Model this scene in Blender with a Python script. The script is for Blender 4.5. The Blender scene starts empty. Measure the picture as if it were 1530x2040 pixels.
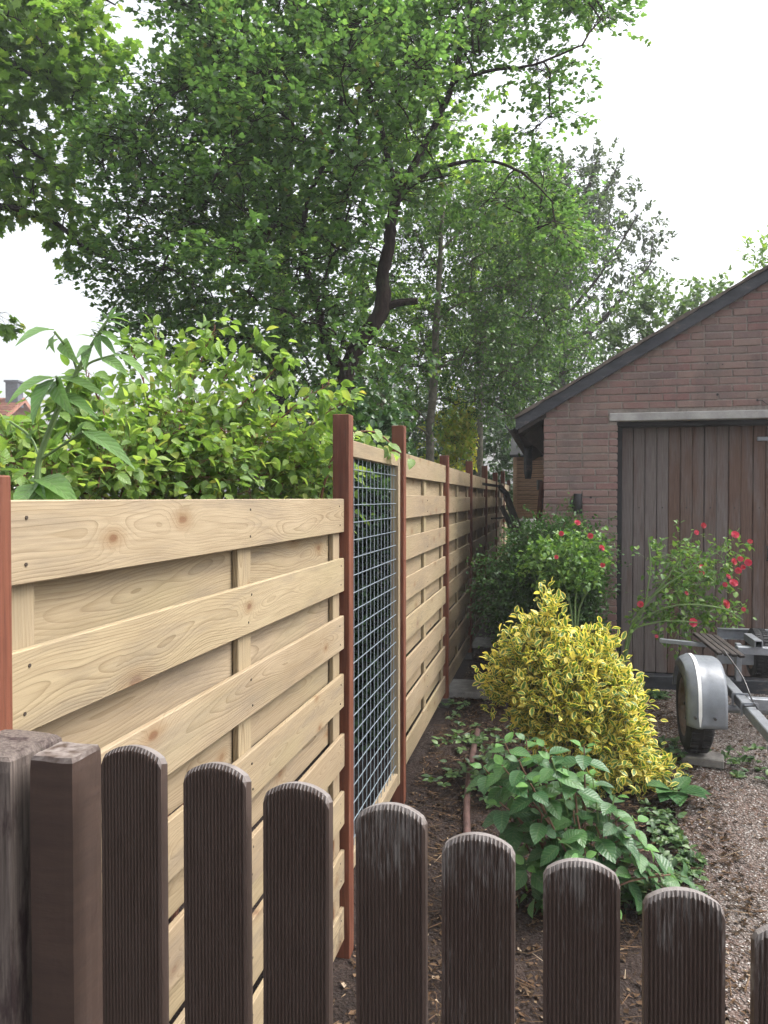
import bpy, math, random
import numpy as np
from mathutils import Vector, Matrix

random.seed(7)
RNG = np.random.default_rng(11)
PI = math.pi
sc = bpy.context.scene
COL = sc.collection

# ------------------------------------------------------------------ camera
F = 1532.0                      # focal length in photo pixels (photo is 1530 x 2040)
CAMZ = 1.92
PITCH = math.radians(1.0)
cam = bpy.data.cameras.new('camera')
cam.sensor_fit = 'HORIZONTAL'
cam.sensor_width = 36.0
cam.lens = 36.0 * F / 1530.0
cam.clip_start = 0.02
cam.clip_end = 3000
camo = bpy.data.objects.new('camera', cam)
COL.objects.link(camo)
camo.location = (0, 0, CAMZ)
camo.rotation_euler = (PI / 2 - PITCH, 0, 0)
sc.camera = camo

# ------------------------------------------------------------------ world, sun, exposure
SUN_EL, SUN_AZ = 56.0, 84.0     # azimuth clockwise from +Y (camera forward)
world = bpy.data.worlds.new('World')
sc.world = world
world.use_nodes = True
wn = world.node_tree
wn.nodes.clear()
sky = wn.nodes.new('ShaderNodeTexSky')
sky.sky_type = 'NISHITA'
sky.sun_disc = False
sky.sun_elevation = math.radians(SUN_EL)
sky.sun_rotation = math.radians(SUN_AZ)
sky.air_density = 1.2
sky.dust_density = 6.0
sky.ozone_density = 1.0
hs = wn.nodes.new('ShaderNodeHueSaturation')
hs.inputs['Saturation'].default_value = 0.22
bg = wn.nodes.new('ShaderNodeBackground')
bg.inputs['Strength'].default_value = 0.15
wo = wn.nodes.new('ShaderNodeOutputWorld')
wn.links.new(sky.outputs['Color'], hs.inputs['Color'])
wn.links.new(hs.outputs['Color'], bg.inputs['Color'])
wn.links.new(bg.outputs['Background'], wo.inputs['Surface'])

sun = bpy.data.lights.new('sun', 'SUN')
sun.energy = 1.15
sun.angle = math.radians(40)
sun.color = (1.0, 0.965, 0.91)
suno = bpy.data.objects.new('sun', sun)
COL.objects.link(suno)
el, az = math.radians(SUN_EL), math.radians(SUN_AZ)
sdir = Vector((math.sin(az) * math.cos(el), math.cos(az) * math.cos(el), math.sin(el)))
suno.rotation_euler = sdir.to_track_quat('Z', 'Y').to_euler()

sc.view_settings.view_transform = 'Standard'
sc.view_settings.look = 'None'
sc.view_settings.gamma = 1.0
sc.view_settings.exposure = 1.46
sc.view_settings.use_curve_mapping = False
sc.cycles.max_bounces = 6
sc.cycles.diffuse_bounces = 3
sc.cycles.glossy_bounces = 2
sc.cycles.transmission_bounces = 3
sc.cycles.volume_bounces = 0
sc.cycles.use_adaptive_sampling = True
sc.cycles.adaptive_threshold = 0.03

# ------------------------------------------------------------------ geometry helpers
UA = math.radians(12.3)
US, UC = math.sin(UA), math.cos(UA)
UROT = PI / 2 - UA              # z rotation that lays local x along the fence


def at(px, py, Y):
    """photo pixel at depth Y -> point in the place"""
    dx = (px - 765.0) / F
    dy = (1020.0 - py) / F
    d = Vector((dx, math.cos(PITCH) + dy * math.sin(PITCH), -math.sin(PITCH) + dy * math.cos(PITCH)))
    k = Y / d.y
    return Vector((d.x * k, Y, CAMZ + d.z * k))


def project(p):
    """points (n,3) -> photo pixels and depth"""
    p = np.asarray(p, float) - np.array([0, 0, CAMZ])
    c, s = math.cos(PITCH), math.sin(PITCH)
    dep = p[:, 1] * c - p[:, 2] * s
    up = p[:, 1] * s + p[:, 2] * c
    dep = np.maximum(dep, 1e-3)
    return np.stack([765 + F * p[:, 0] / dep, 1020 - F * up / dep, dep], 1)


def W(s, t, z):
    """fence frame: s along the fence, t to the right of it"""
    return Vector((-0.84 + US * s + UC * t, UC * s - US * t, z))


def smooth(a, b, x):
    k = np.clip((x - a) / (b - a), 0, 1)
    return k * k * (3 - 2 * k)


def gz(x, y):
    return 0.03 + 0.23 * float(smooth(2.9, 5.0, y))


def link(o, parent=None):
    COL.objects.link(o)
    if parent is not None:
        o.parent = parent
    return o


def tag(o, label=None, cat=None, group=None, kind=None):
    if label:
        o['label'] = label
    if cat:
        o['category'] = cat
    if group:
        o['group'] = group
    if kind:
        o['kind'] = kind
    return o


def empty(name, loc=(0, 0, 0), rz=0.0):
    o = bpy.data.objects.new(name, None)
    o.empty_display_size = 0.1
    o.location = loc
    o.rotation_euler = (0, 0, rz)
    return link(o)


def put(name, mesh, parent=None, loc=(0, 0, 0), rot=(0, 0, 0), scale=(1, 1, 1)):
    o = bpy.data.objects.new(name, mesh)
    o.location = loc
    o.rotation_euler = rot
    o.scale = scale
    return link(o, parent)


class MB:
    """collects shapes into one mesh"""

    def __init__(self):
        self.v = []
        self.f = []

    def add(self, vs, fs):
        n = len(self.v)
        self.v += [tuple(p) for p in vs]
        self.f += [tuple(i + n for i in q) for q in fs]
        return self

    def box(self, c, d, ch=0.0, rot=None):
        hx, hy, hz = d[0] / 2, d[1] / 2, d[2] / 2
        if ch <= 0:
            vs = [(sx * hx, sy * hy, sz * hz) for sz in (-1, 1) for sy in (-1, 1) for sx in (-1, 1)]
            fs = [(0, 2, 3, 1), (4, 5, 7, 6), (0, 1, 5, 4), (2, 6, 7, 3), (0, 4, 6, 2), (1, 3, 7, 5)]
        else:
            vs, fs, idx = [], [], {}
            for sx in (-1, 1):
                for sy in (-1, 1):
                    for sz in (-1, 1):
                        for ax in range(3):
                            p = [sx * (hx - ch), sy * (hy - ch), sz * (hz - ch)]
                            p[ax] = (sx * hx, sy * hy, sz * hz)[ax]
                            idx[(sx, sy, sz, ax)] = len(vs)
                            vs.append(tuple(p))
            for ax in range(3):
                a, b = [(1, 2), (2, 0), (0, 1)][ax]
                for s in (-1, 1):
                    q = []
                    for (sa, sb) in ((-1, -1), (1, -1), (1, 1), (-1, 1)):
                        k = [0, 0, 0]
                        k[ax] = s
                        k[a] = sa
                        k[b] = sb
                        q.append(idx[(k[0], k[1], k[2], ax)])
                    fs.append(tuple(q if s > 0 else q[::-1]))
            for ax in range(3):
                a, b = [(1, 2), (2, 0), (0, 1)][ax]
                for sa in (-1, 1):
                    for sb in (-1, 1):
                        def K(sx, which):
                            k = [0, 0, 0]
                            k[ax] = sx
                            k[a] = sa
                            k[b] = sb
                            return idx[(k[0], k[1], k[2], which)]
                        q = [K(-1, a), K(1, a), K(1, b), K(-1, b)]
                        fs.append(tuple(q if sa * sb > 0 else q[::-1]))
            for sx in (-1, 1):
                for sy in (-1, 1):
                    for sz in (-1, 1):
                        q = [idx[(sx, sy, sz, i)] for i in range(3)]
                        fs.append(tuple(q if sx * sy * sz > 0 else q[::-1]))
        M = rot if rot is not None else Matrix.Identity(3)
        c = Vector(c)
        return self.add([M @ Vector(p) + c for p in vs], fs)

    def bar(self, a, b, w, h, ch=0.0):
        """rectangular bar from a to b, w sideways, h up"""
        a, b = Vector(a), Vector(b)
        x = (b - a)
        L = x.length
        x.normalize()
        up = Vector((0, 0, 1)) if abs(x.z) < 0.95 else Vector((0, 1, 0))
        y = up.cross(x).normalized()
        z = x.cross(y)
        R = Matrix((x, y, z)).transposed()
        return self.box((a + b) / 2, (L, w, h), ch, R)

    def tube(self, pts, rad, n=8, cap=True):
        pts = [Vector(p) for p in pts]
        if not hasattr(rad, '__len__'):
            rad = [rad] * len(pts)
        rings = []
        prev = None
        for i, p in enumerate(pts):
            t = pts[min(i + 1, len(pts) - 1)] - pts[max(i - 1, 0)]
            if t.length < 1e-9:
                t = Vector((0, 0, 1))
            t.normalize()
            if prev is None:
                ref = Vector((0, 0, 1)) if abs(t.z) < 0.9 else Vector((1, 0, 0))
                x = ref.cross(t).normalized()
            else:
                x = (prev - t * prev.dot(t))
                x = x.normalized() if x.length > 1e-6 else t.orthogonal().normalized()
            prev = x
            y = t.cross(x)
            rings.append([p + (x * math.cos(2 * PI * k / n) + y * math.sin(2 * PI * k / n)) * rad[i] for k in range(n)])
        vs = [q for r in rings for q in r]
        fs = []
        for i in range(len(pts) - 1):
            for k in range(n):
                k2 = (k + 1) % n
                fs.append((i * n + k, i * n + k2, (i + 1) * n + k2, (i + 1) * n + k))
        if cap:
            fs.append(tuple(range(n))[::-1])
            fs.append(tuple((len(pts) - 1) * n + k for k in range(n)))
        return self.add(vs, fs)

    def prism(self, poly, ax0, ax1, nrm, depth, origin=(0, 0, 0)):
        """polygon in the plane ax0/ax1, pushed along nrm by depth"""
        o, a, b, n = Vector(origin), Vector(ax0), Vector(ax1), Vector(nrm)
        m = len(poly)
        vs = [o + a * p[0] + b * p[1] for p in poly] + [o + a * p[0] + b * p[1] + n * depth for p in poly]
        fs = [tuple(range(m))[::-1], tuple(range(m, 2 * m))]
        for i in range(m):
            j = (i + 1) % m
            fs.append((i, j, j + m, i + m))
        return self.add(vs, fs)

    def mesh(self, name, mat, smooth_=False):
        me = bpy.data.meshes.new(name)
        me.from_pydata(self.v, [], self.f)
        me.update()
        import bmesh
        bm = bmesh.new()
        bm.from_mesh(me)
        bmesh.ops.recalc_face_normals(bm, faces=bm.faces)
        bm.to_mesh(me)
        bm.free()
        if mat:
            me.materials.append(mat)
        if smooth_:
            me.polygons.foreach_set('use_smooth', [True] * len(me.polygons))
            try:
                me.set_sharp_from_angle(angle=math.radians(40))
            except Exception:
                pass
        return me

    def build(self, name, mat, parent=None, smooth_=False):
        return put(name, self.mesh(name, mat, smooth_), parent)


def np_mesh(name, v, tris, mat, attrs=None, smooth_=False):
    """fast triangle mesh from numpy; attrs: name -> per vertex floats"""
    me = bpy.data.meshes.new(name)
    v = np.ascontiguousarray(v, np.float32)
    tris = np.ascontiguousarray(tris, np.int32)
    me.vertices.add(len(v))
    me.vertices.foreach_set('co', v.ravel())
    me.loops.add(tris.size)
    me.loops.foreach_set('vertex_index', tris.ravel())
    me.polygons.add(len(tris))
    me.polygons.foreach_set('loop_start', np.arange(0, tris.size, 3, dtype=np.int32))
    me.polygons.foreach_set('loop_total', np.full(len(tris), 3, np.int32))
    if smooth_:
        me.polygons.foreach_set('use_smooth', np.ones(len(tris), bool))
    me.update(calc_edges=True)
    for k, a in (attrs or {}).items():
        at_ = me.attributes.new(k, 'FLOAT', 'POINT')
        at_.data.foreach_set('value', np.ascontiguousarray(a, np.float32))
    me.materials.append(mat)
    return me


# ------------------------------------------------------------------ node helpers
def new_mat(name):
    m = bpy.data.materials.new(name)
    m.use_nodes = True
    m.node_tree.nodes.clear()
    return m, m.node_tree


def nd(nt, typ, ins=None, **props):
    n = nt.nodes.new('ShaderNode' + typ)
    for k, v in props.items():
        setattr(n, k, v)
    for k, v in (ins or {}).items():
        s = n.inputs[k]
        if isinstance(v, bpy.types.NodeSocket):
            nt.links.new(v, s)
        else:
            if isinstance(v, tuple) and len(v) == 3 and s.type == 'RGBA':
                v = (*v, 1.0)
            s.default_value = v
    return n


def mth(nt, op, a, b=0.0, c=None, clamp=False):
    i = {0: a, 1: b}
    if c is not None:
        i[2] = c
    return nd(nt, 'Math', i, operation=op, use_clamp=clamp).outputs[0]


def ramp(nt, fac, stops, interp='LINEAR'):
    n = nt.nodes.new('ShaderNodeValToRGB')
    n.color_ramp.interpolation = interp
    els = n.color_ramp.elements
    while len(els) < len(stops):
        els.new(0.5)
    for e, (p, c) in zip(els, stops):
        e.position = p
        e.color = (*c, 1.0) if len(c) == 3 else c
    nt.links.new(fac, n.inputs[0])
    return n.outputs[0]


def mix(nt, fac, a, b, mode='MIX'):
    n = nt.nodes.new('ShaderNodeMix')
    n.data_type = 'RGBA'
    n.blend_type = mode
    for s, v in ((n.inputs[0], fac), (n.inputs[6], a), (n.inputs[7], b)):
        if isinstance(v, bpy.types.NodeSocket):
            nt.links.new(v, s)
        elif isinstance(v, tuple):
            s.default_value = (*v, 1.0)
        else:
            s.default_value = v
    return n.outputs[2]


def mapr(nt, v, a, b, c=0.0, d=1.0):
    return nd(nt, 'MapRange', {0: v, 1: a, 2: b, 3: c, 4: d}).outputs[0]


def noise(nt, vec, scale, detail=3.0, rough=0.55, dist=0.0):
    return nd(nt, 'TexNoise', {'Vector': vec, 'Scale': scale, 'Detail': detail, 'Roughness': rough, 'Distortion': dist})


def objcoord(nt, rnd_amt=37.0):
    """object coordinates, shifted by a random amount for every object"""
    tc = nd(nt, 'TexCoord')
    oi = nd(nt, 'ObjectInfo')
    sh = nd(nt, 'Combine' + 'XYZ', {0: mth(nt, 'MULTIPLY', oi.outputs['Random'], rnd_amt),
                                    1: mth(nt, 'MULTIPLY', oi.outputs['Random'], rnd_amt * 0.0),
                                    2: 0.0}).outputs[0]
    return tc.outputs['Object'], sh, oi.outputs['Random']


def vadd(nt, a, b):
    return nd(nt, 'VectorMath', {0: a, 1: b}, operation='ADD').outputs[0]


def vmul(nt, a, b):
    return nd(nt, 'VectorMath', {0: a, 1: b}, operation='MULTIPLY').outputs[0]


def bump(nt, h, strength=0.3, dist=0.01):
    return nd(nt, 'Bump', {'Height': h, 'Strength': strength, 'Distance': dist}).outputs[0]


def finish(nt, col, rough=0.7, normal=None, metal=0.0, spec=0.4, disp=None):
    p = nd(nt, 'BsdfPrincipled', {'Base Color': col, 'Roughness': rough, 'Metallic': metal, 'Specular IOR Level': spec})
    if normal is not None:
        nt.links.new(normal, p.inputs['Normal'])
    o = nd(nt, 'OutputMaterial', {'Surface': p.outputs[0]})
    return p


# ------------------------------------------------------------------ materials
def mat_pine(name, tone=1.0, ringf=215.0):
    """sawn softwood, local x along the board: growth rings cut lengthways, with knots"""
    m, nt = new_mat(name)
    co, sh, rnd = objcoord(nt)
    p = vadd(nt, co, sh)
    sx = nd(nt, 'SeparateXYZ', {0: co}).outputs
    px = nd(nt, 'SeparateXYZ', {0: p}).outputs[0]
    # slow wander of the heart along the board
    pl = vmul(nt, p, (1.0, 0.0, 0.0))
    n1 = noise(nt, pl, 0.9, 2.0).outputs[0]
    n2 = noise(nt, vadd(nt, pl, (51.0, 0, 0)), 1.0, 2.0).outputs[0]
    wob = noise(nt, vmul(nt, p, (1.6, 10.0, 10.0)), 1.0, 3.0).outputs[0]
    # knots: cells on the face of the board
    kv = nd(nt, 'CombineXYZ', {0: mth(nt, 'MULTIPLY', px, 3.3), 1: mth(nt, 'ADD', mth(nt, 'MULTIPLY', sx[2], 6.5), mth(nt, 'MULTIPLY', rnd, 91.0)), 2: 0.0}).outputs[0]
    vk = nd(nt, 'TexVoronoi', {'Vector': kv, 'Scale': 1.0, 'Randomness': 1.0}, voronoi_dimensions='2D')
    kd = mth(nt, 'ADD', vk.outputs['Distance'], mth(nt, 'MULTIPLY', mth(nt, 'SUBTRACT', noise(nt, p, 45.0, 2.0).outputs[0], 0.5), 0.05))
    kc = nd(nt, 'SeparateColor', {0: vk.outputs['Color']}).outputs
    ksel = mth(nt, 'GREATER_THAN', kc[0], 0.52)
    ksz = mapr(nt, kc[1], 0.0, 1.0, 0.45, 1.25)
    kdn = mth(nt, 'DIVIDE', kd, ksz)
    kfall = mth(nt, 'MULTIPLY', mapr(nt, kdn, 0.02, 0.45, 1.0, 0.0), ksel)
    kfall = mth(nt, 'POWER', kfall, 2.0)
    dz = mth(nt, 'ADD', mth(nt, 'SUBTRACT', sx[2], 0.07), mth(nt, 'MULTIPLY', mth(nt, 'SUBTRACT', n1, 0.5), 0.20))
    dy = mth(nt, 'ADD', mth(nt, 'MULTIPLY', mth(nt, 'SUBTRACT', n2, 0.42), 0.15), mth(nt, 'ADD', sx[1], 0.022))
    r = mth(nt, 'SQRT', mth(nt, 'ADD', mth(nt, 'MULTIPLY', dz, dz), mth(nt, 'MULTIPLY', dy, dy)))
    r = mth(nt, 'ADD', r, mth(nt, 'MULTIPLY', wob, 0.016))
    r = mth(nt, 'ADD', r, mth(nt, 'MULTIPLY', kfall, 0.034))
    rw = mth(nt, 'MULTIPLY', r, mapr(nt, rnd, 0.0, 1.0, ringf * 0.75, ringf * 1.35))
    ring = mth(nt, 'FRACT', rw)
    late = mth(nt, 'MULTIPLY', mth(nt, 'POWER', ring, 3.2), mapr(nt, ring, 0.94, 1.0, 1.0, 0.0))
    # rings differ in strength from year to year
    yr = nd(nt, 'TexWhiteNoise', {'W': mth(nt, 'FLOOR', rw)}, noise_dimensions='1D').outputs['Value']
    late = mth(nt, 'MULTIPLY', late, mapr(nt, yr, 0.0, 1.0, 0.35, 1.25))
    late = mth(nt, 'MULTIPLY', late, mapr(nt, noise(nt, vmul(nt, p, (1.2, 3, 5)), 1.0, 2.0).outputs[0], 0.32, 0.62, 0.40, 1.0))
    fine = noise(nt, vmul(nt, p, (6.0, 160.0, 160.0)), 1.0, 3.0).outputs[0]
    big = noise(nt, vmul(nt, p, (1.4, 4.0, 4.0)), 1.0, 3.0).outputs[0]
    base = mix(nt, mapr(nt, big, 0.3, 0.7), (0.300 * tone, 0.230 * tone, 0.145 * tone), (0.410 * tone, 0.330 * tone, 0.228 * tone))
    base = mix(nt, mth(nt, 'MULTIPLY', rnd, 0.8), base, (0.310 * tone, 0.238 * tone, 0.155 * tone))
    base = mix(nt, mapr(nt, mth(nt, 'FRACT', mth(nt, 'MULTIPLY', rnd, 7.31)), 0.4, 1.0, 0.0, 0.6), base, (0.385 * tone, 0.315 * tone, 0.19 * tone))
    col = mix(nt, mth(nt, 'MULTIPLY', late, 0.74, clamp=True), base, (0.130 * tone, 0.082 * tone, 0.036 * tone))
    col = mix(nt, mth(nt, 'MULTIPLY', mapr(nt, fine, 0.40, 0.72), 0.42), col, (0.20 * tone, 0.14 * tone, 0.08 * tone))
    halo = mth(nt, 'MULTIPLY', mapr(nt, kdn, 0.06, 0.24, 0.55, 0.0), ksel)
    col = mix(nt, halo, col, (0.19, 0.108, 0.048))
    core = mth(nt, 'MULTIPLY', mapr(nt, kdn, 0.045, 0.080, 1.0, 0.0), ksel)
    col = mix(nt, mth(nt, 'MULTIPLY', core, 0.80), col, mix(nt, kc[2], (0.13, 0.055, 0.025), (0.20, 0.125, 0.07)))
    # grey weather marks
    dirt = noise(nt, vmul(nt, vadd(nt, p, (9.0, 0, 3.0)), (1.3, 9.0, 9.0)), 1.0, 6.0, 0.68).outputs[0]
    col = mix(nt, mapr(nt, dirt, 0.50, 0.72, 0.0, 0.70), col, (0.150, 0.122, 0.096))
    gzp = nd(nt, 'SeparateXYZ', {0: nd(nt, 'NewGeometry').outputs['Position']}).outputs[2]
    spl = noise(nt, vmul(nt, p, (14.0, 14.0, 14.0)), 1.0, 5.0, 0.7).outputs[0]
    spl = mapr(nt, mth(nt, 'ADD', spl, mapr(nt, gzp, 0.1, 0.75, 0.16, -0.2)), 0.55, 0.72, 0.0, 0.6)
    col = mix(nt, spl, col, (0.10, 0.075, 0.055))
    grn = noise(nt, vmul(nt, vadd(nt, p, (2.0, 0, 7.0)), (0.9, 3.0, 3.0)), 1.0, 3.0).outputs[0]
    col = mix(nt, mapr(nt, grn, 0.5, 0.72, 0.0, 0.35), col, (0.250, 0.225, 0.120))
    nrm = bump(nt, mth(nt, 'ADD', mth(nt, 'MULTIPLY', late, -0.6), mth(nt, 'MULTIPLY', fine, 0.7)), 0.3, 0.003)
    finish(nt, col, mapr(nt, fine, 0, 1, 0.6, 0.85), nrm, spec=0.25)
    return m


def mat_hardwood(name):
    m, nt = new_mat(name)
    co, sh, rnd = objcoord(nt, 17.0)
    p = vadd(nt, co, sh)
    fine = noise(nt, vmul(nt, p, (170, 170, 5.0)), 1.0, 4.0, 0.6).outputs[0]
    mid = noise(nt, vmul(nt, p, (28, 28, 1.6)), 1.0, 3.0).outputs[0]
    big = noise(nt, vmul(nt, p, (6, 6, 1.0)), 1.0, 4.0).outputs[0]
    col = mix(nt, mapr(nt, mid, 0.3, 0.72), (0.080, 0.026, 0.015), (0.190, 0.068, 0.039))
    col = mix(nt, mapr(nt, fine, 0.5, 0.8, 0, 0.7), col, (0.045, 0.011, 0.008))
    col = mix(nt, mapr(nt, big, 0.55, 0.75, 0.0, 0.7), col, (0.05, 0.02, 0.017))
    nrm = bump(nt, fine, 0.25, 0.003)
    crack = noise(nt, vmul(nt, p, (60, 60, 2.2)), 1.0, 5.0, 0.7).outputs[0]
    col = mix(nt, mapr(nt, crack, 0.60, 0.68, 0, 0.75), col, (0.028, 0.010, 0.008))
    pale = noise(nt, vmul(nt, vadd(nt, p, (3, 1, 4)), (40, 40, 3.0)), 1.0, 4.0, 0.65).outputs[0]
    col = mix(nt, mapr(nt, pale, 0.56, 0.72, 0, 0.45), col, (0.30, 0.135, 0.085))
    finish(nt, col, 0.6, nrm, spec=0.3)
    return m


def mat_picket(name):
    """dark brown stain worn to grey timber, most on the tops; obj['wear'] says how much"""
    m, nt = new_mat(name)
    co, sh, rnd = objcoord(nt, 23.0)
    p = vadd(nt, co, sh)
    wear = nd(nt, 'Attribute', attribute_type='OBJECT', attribute_name='wear').outputs['Fac']
    z = nd(nt, 'SeparateXYZ', {0: co}).outputs[2]
    streak = noise(nt, vmul(nt, p, (330, 60, 26.0)), 1.0, 5.0, 0.72).outputs[0]
    patch = noise(nt, vmul(nt, p, (30, 30, 8.0)), 1.0, 4.0, 0.6).outputs[0]
    # z is measured down from the top of the picket (top = 0)
    topz = mapr(nt, mth(nt, 'ADD', z, mth(nt, 'MULTIPLY', mth(nt, 'SUBTRACT', patch, 0.5), 0.22)), -0.10, 0.0, 0.0, 0.17)
    topz = mth(nt, 'MULTIPLY', topz, mth(nt, 'ADD', wear, 0.1))
    thr = mth(nt, 'SUBTRACT', 0.80, mth(nt, 'ADD', topz, mth(nt, 'MULTIPLY', wear, mapr(nt, patch, 0.3, 0.7, 0.11, 0.24))))
    worn = mth(nt, 'MULTIPLY', mth(nt, 'SUBTRACT', streak, thr), 7.0, clamp=True)
    nz = nd(nt, 'SeparateXYZ', {0: nd(nt, 'NewGeometry').outputs['Normal']}).outputs[2]
    cap = mth(nt, 'MULTIPLY', mapr(nt, nz, 0.25, 0.5), mapr(nt, noise(nt, vmul(nt, p, (30, 60, 30)), 1.0, 4.0).outputs[0], 0.25, 0.5, 0.35, 1.0))
    paint = mix(nt, patch, (0.035, 0.0245, 0.0200), (0.067, 0.046, 0.037))
    paint = mix(nt, mapr(nt, streak, 0.3, 0.75), paint, (0.066, 0.043, 0.036))
    grey = mix(nt, noise(nt, vmul(nt, p, (90, 90, 12)), 1.0, 3.0).outputs[0], (0.10, 0.09, 0.084), (0.25, 0.23, 0.217))
    col = mix(nt, mth(nt, 'MULTIPLY', worn, 0.8), paint, grey)
    col = mix(nt, mth(nt, 'MULTIPLY', cap, 0.85), col, mix(nt, patch, (0.12, 0.105, 0.10), (0.27, 0.245, 0.235)))
    nrm = bump(nt, mth(nt, 'ADD', streak, mth(nt, 'MULTIPLY', patch, 0.5)), 0.14, 0.002)
    finish(nt, col, mapr(nt, patch, 0.2, 0.8, 0.42, 0.7), nrm, spec=0.4)
    return m


def mat_brownpost(name):
    m, nt = new_mat(name)
    co, sh, rnd = objcoord(nt, 23.0)
    p = vadd(nt, co, sh)
    fib = noise(nt, vmul(nt, p, (14, 14, 90)), 1.0, 4.0, 0.6).outputs[0]
    patch = noise(nt, p, 9.0, 5.0, 0.62).outputs[0]
    chip = noise(nt, vmul(nt, p, (60, 60, 40)), 1.0, 4.0, 0.6).outputs[0]
    nz = nd(nt, 'SeparateXYZ', {0: nd(nt, 'NewGeometry').outputs['Normal']}).outputs[2]
    col = mix(nt, patch, (0.042, 0.028, 0.022), (0.075, 0.048, 0.038))
    col = mix(nt, mapr(nt, fib, 0.35, 0.7, 0, 0.5), col, (0.030, 0.019, 0.017))
    worn = mth(nt, 'MULTIPLY', mapr(nt, nz, 0.3, 0.6), mapr(nt, chip, 0.35, 0.6))
    col = mix(nt, mth(nt, 'MULTIPLY', worn, 0.75), col, (0.26, 0.23, 0.215))
    col = mix(nt, mapr(nt, chip, 0.74, 0.80), col, (0.24, 0.21, 0.20))
    finish(nt, col, 0.5, bump(nt, mth(nt, 'ADD', fib, chip), 0.22, 0.003), spec=0.35)
    return m


def mat_oldpost(name):
    m, nt = new_mat(name)
    co, sh, rnd = objcoord(nt, 23.0)
    fib = noise(nt, vmul(nt, co, (190, 190, 5)), 1.0, 5.0, 0.68, 0.3).outputs[0]
    patch = noise(nt, vmul(nt, co, (34, 34, 7)), 1.0, 5.0, 0.65).outputs[0]
    col = mix(nt, mapr(nt, fib, 0.3, 0.7), (0.055, 0.043, 0.038), (0.17, 0.138, 0.122))
    col = mix(nt, mapr(nt, patch, 0.5, 0.62), col, (0.040, 0.026, 0.026))
    finish(nt, col, 0.8, bump(nt, mth(nt, 'ADD', fib, patch), 0.5, 0.006), spec=0.25)
    return m


def mat_brick(name):
    m, nt = new_mat(name)
    tc = nd(nt, 'TexCoord')
    geo = nd(nt, 'NewGeometry').outputs['Position']
    rnd = nd(nt, 'ObjectInfo').outputs['Random']
    br = nd(nt, 'Attribute', attribute_name='rnd').outputs['Fac']
    rnd = mth(nt, 'FRACT', mth(nt, 'ADD', rnd, br))
    col = ramp(nt, rnd, [(0.0, (0.165, 0.093, 0.090)), (0.2, (0.225, 0.138, 0.126)), (0.45, (0.195, 0.102, 0.097)),
                         (0.75, (0.235, 0.160, 0.142)), (1.0, (0.155, 0.102, 0.104))])
    big = noise(nt, geo, 2.1, 4.0, 0.6).outputs[0]
    col = mix(nt, mapr(nt, big, 0.42, 0.66, 0.0, 0.6), col, (0.205, 0.165, 0.142))
    grit = noise(nt, geo, 75.0, 4.0, 0.7).outputs[0]
    col = mix(nt, mapr(nt, grit, 0.35, 0.8, 0, 0.45), col, (0.26, 0.20, 0.17))
    soot = noise(nt, vmul(nt, geo, (5.0, 5.0, 2.2)), 1.0, 5.0, 0.65).outputs[0]
    col = mix(nt, mapr(nt, soot, 0.48, 0.70, 0.0, 0.5), col, (0.10, 0.085, 0.083))
    finish(nt, col, 0.9, bump(nt, mth(nt, 'ADD', grit, mth(nt, 'MULTIPLY', noise(nt, geo, 22.0, 3.0).outputs[0], 1.5)), 0.55, 0.006), spec=0.2)
    return m


def mat_mortar(name):
    m, nt = new_mat(name)
    geo = nd(nt, 'NewGeometry').outputs['Position']
    n = noise(nt, geo, 40.0, 4.0, 0.7).outputs[0]
    b = noise(nt, geo, 3.0, 3.0).outputs[0]
    col = mix(nt, mapr(nt, n, 0.3, 0.7), (0.17, 0.145, 0.13), (0.30, 0.265, 0.24))
    col = mix(nt, mapr(nt, b, 0.45, 0.65, 0, 0.5), col, (0.13, 0.115, 0.11))
    finish(nt, col, 0.95, bump(nt, n, 0.5, 0.006), spec=0.15)
    return m


def mat_concrete(name, a=(0.13, 0.122, 0.115), b=(0.24, 0.228, 0.212), sc_=14.0):
    m, nt = new_mat(name)
    co = nd(nt, 'TexCoord').outputs['Object']
    n = noise(nt, co, sc_, 6.0, 0.65).outputs[0]
    g = noise(nt, co, sc_ * 9, 3.0, 0.7).outputs[0]
    col = mix(nt, mapr(nt, n, 0.3, 0.7), a, b)
    col = mix(nt, mapr(nt, g, 0.55, 0.8, 0, 0.4), col, tuple(0.5 * x for x in a))
    finish(nt, col, 0.9, bump(nt, mth(nt, 'ADD', n, g), 0.4, 0.006), spec=0.2)
    return m


def mat_doorplank(name):
    """old stained planks, silvered in patches; local z up"""
    m, nt = new_mat(name)
    co, sh, rnd = objcoord(nt, 19.0)
    p = vadd(nt, co, sh)
    fine = noise(nt, vmul(nt, p, (190, 190, 5)), 1.0, 4.0, 0.65).outputs[0]
    patch = noise(nt, vmul(nt, p, (9, 9, 1.3)), 1.0, 5.0, 0.62).outputs[0]
    patch2 = noise(nt, vmul(nt, vadd(nt, p, (5, 2, 8)), (26, 26, 3.0)), 1.0, 5.0, 0.65).outputs[0]
    brown = mix(nt, mapr(nt, fine, 0.3, 0.7), (0.075, 0.045, 0.035), (0.165, 0.105, 0.082))
    grey = mix(nt, mapr(nt, fine, 0.3, 0.7), (0.095, 0.078, 0.074), (0.205, 0.175, 0.165))
    col = mix(nt, mapr(nt, mth(nt, 'ADD', patch, mth(nt, 'MULTIPLY', mth(nt, 'SUBTRACT', rnd, 0.5), 0.35)), 0.33, 0.58), brown, grey)
    col = mix(nt, mapr(nt, patch2, 0.58, 0.74, 0, 0.6), col, (0.065, 0.034, 0.026))
    finish(nt, col, 0.78, bump(nt, fine, 0.35, 0.004), spec=0.25)
    return m


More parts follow.
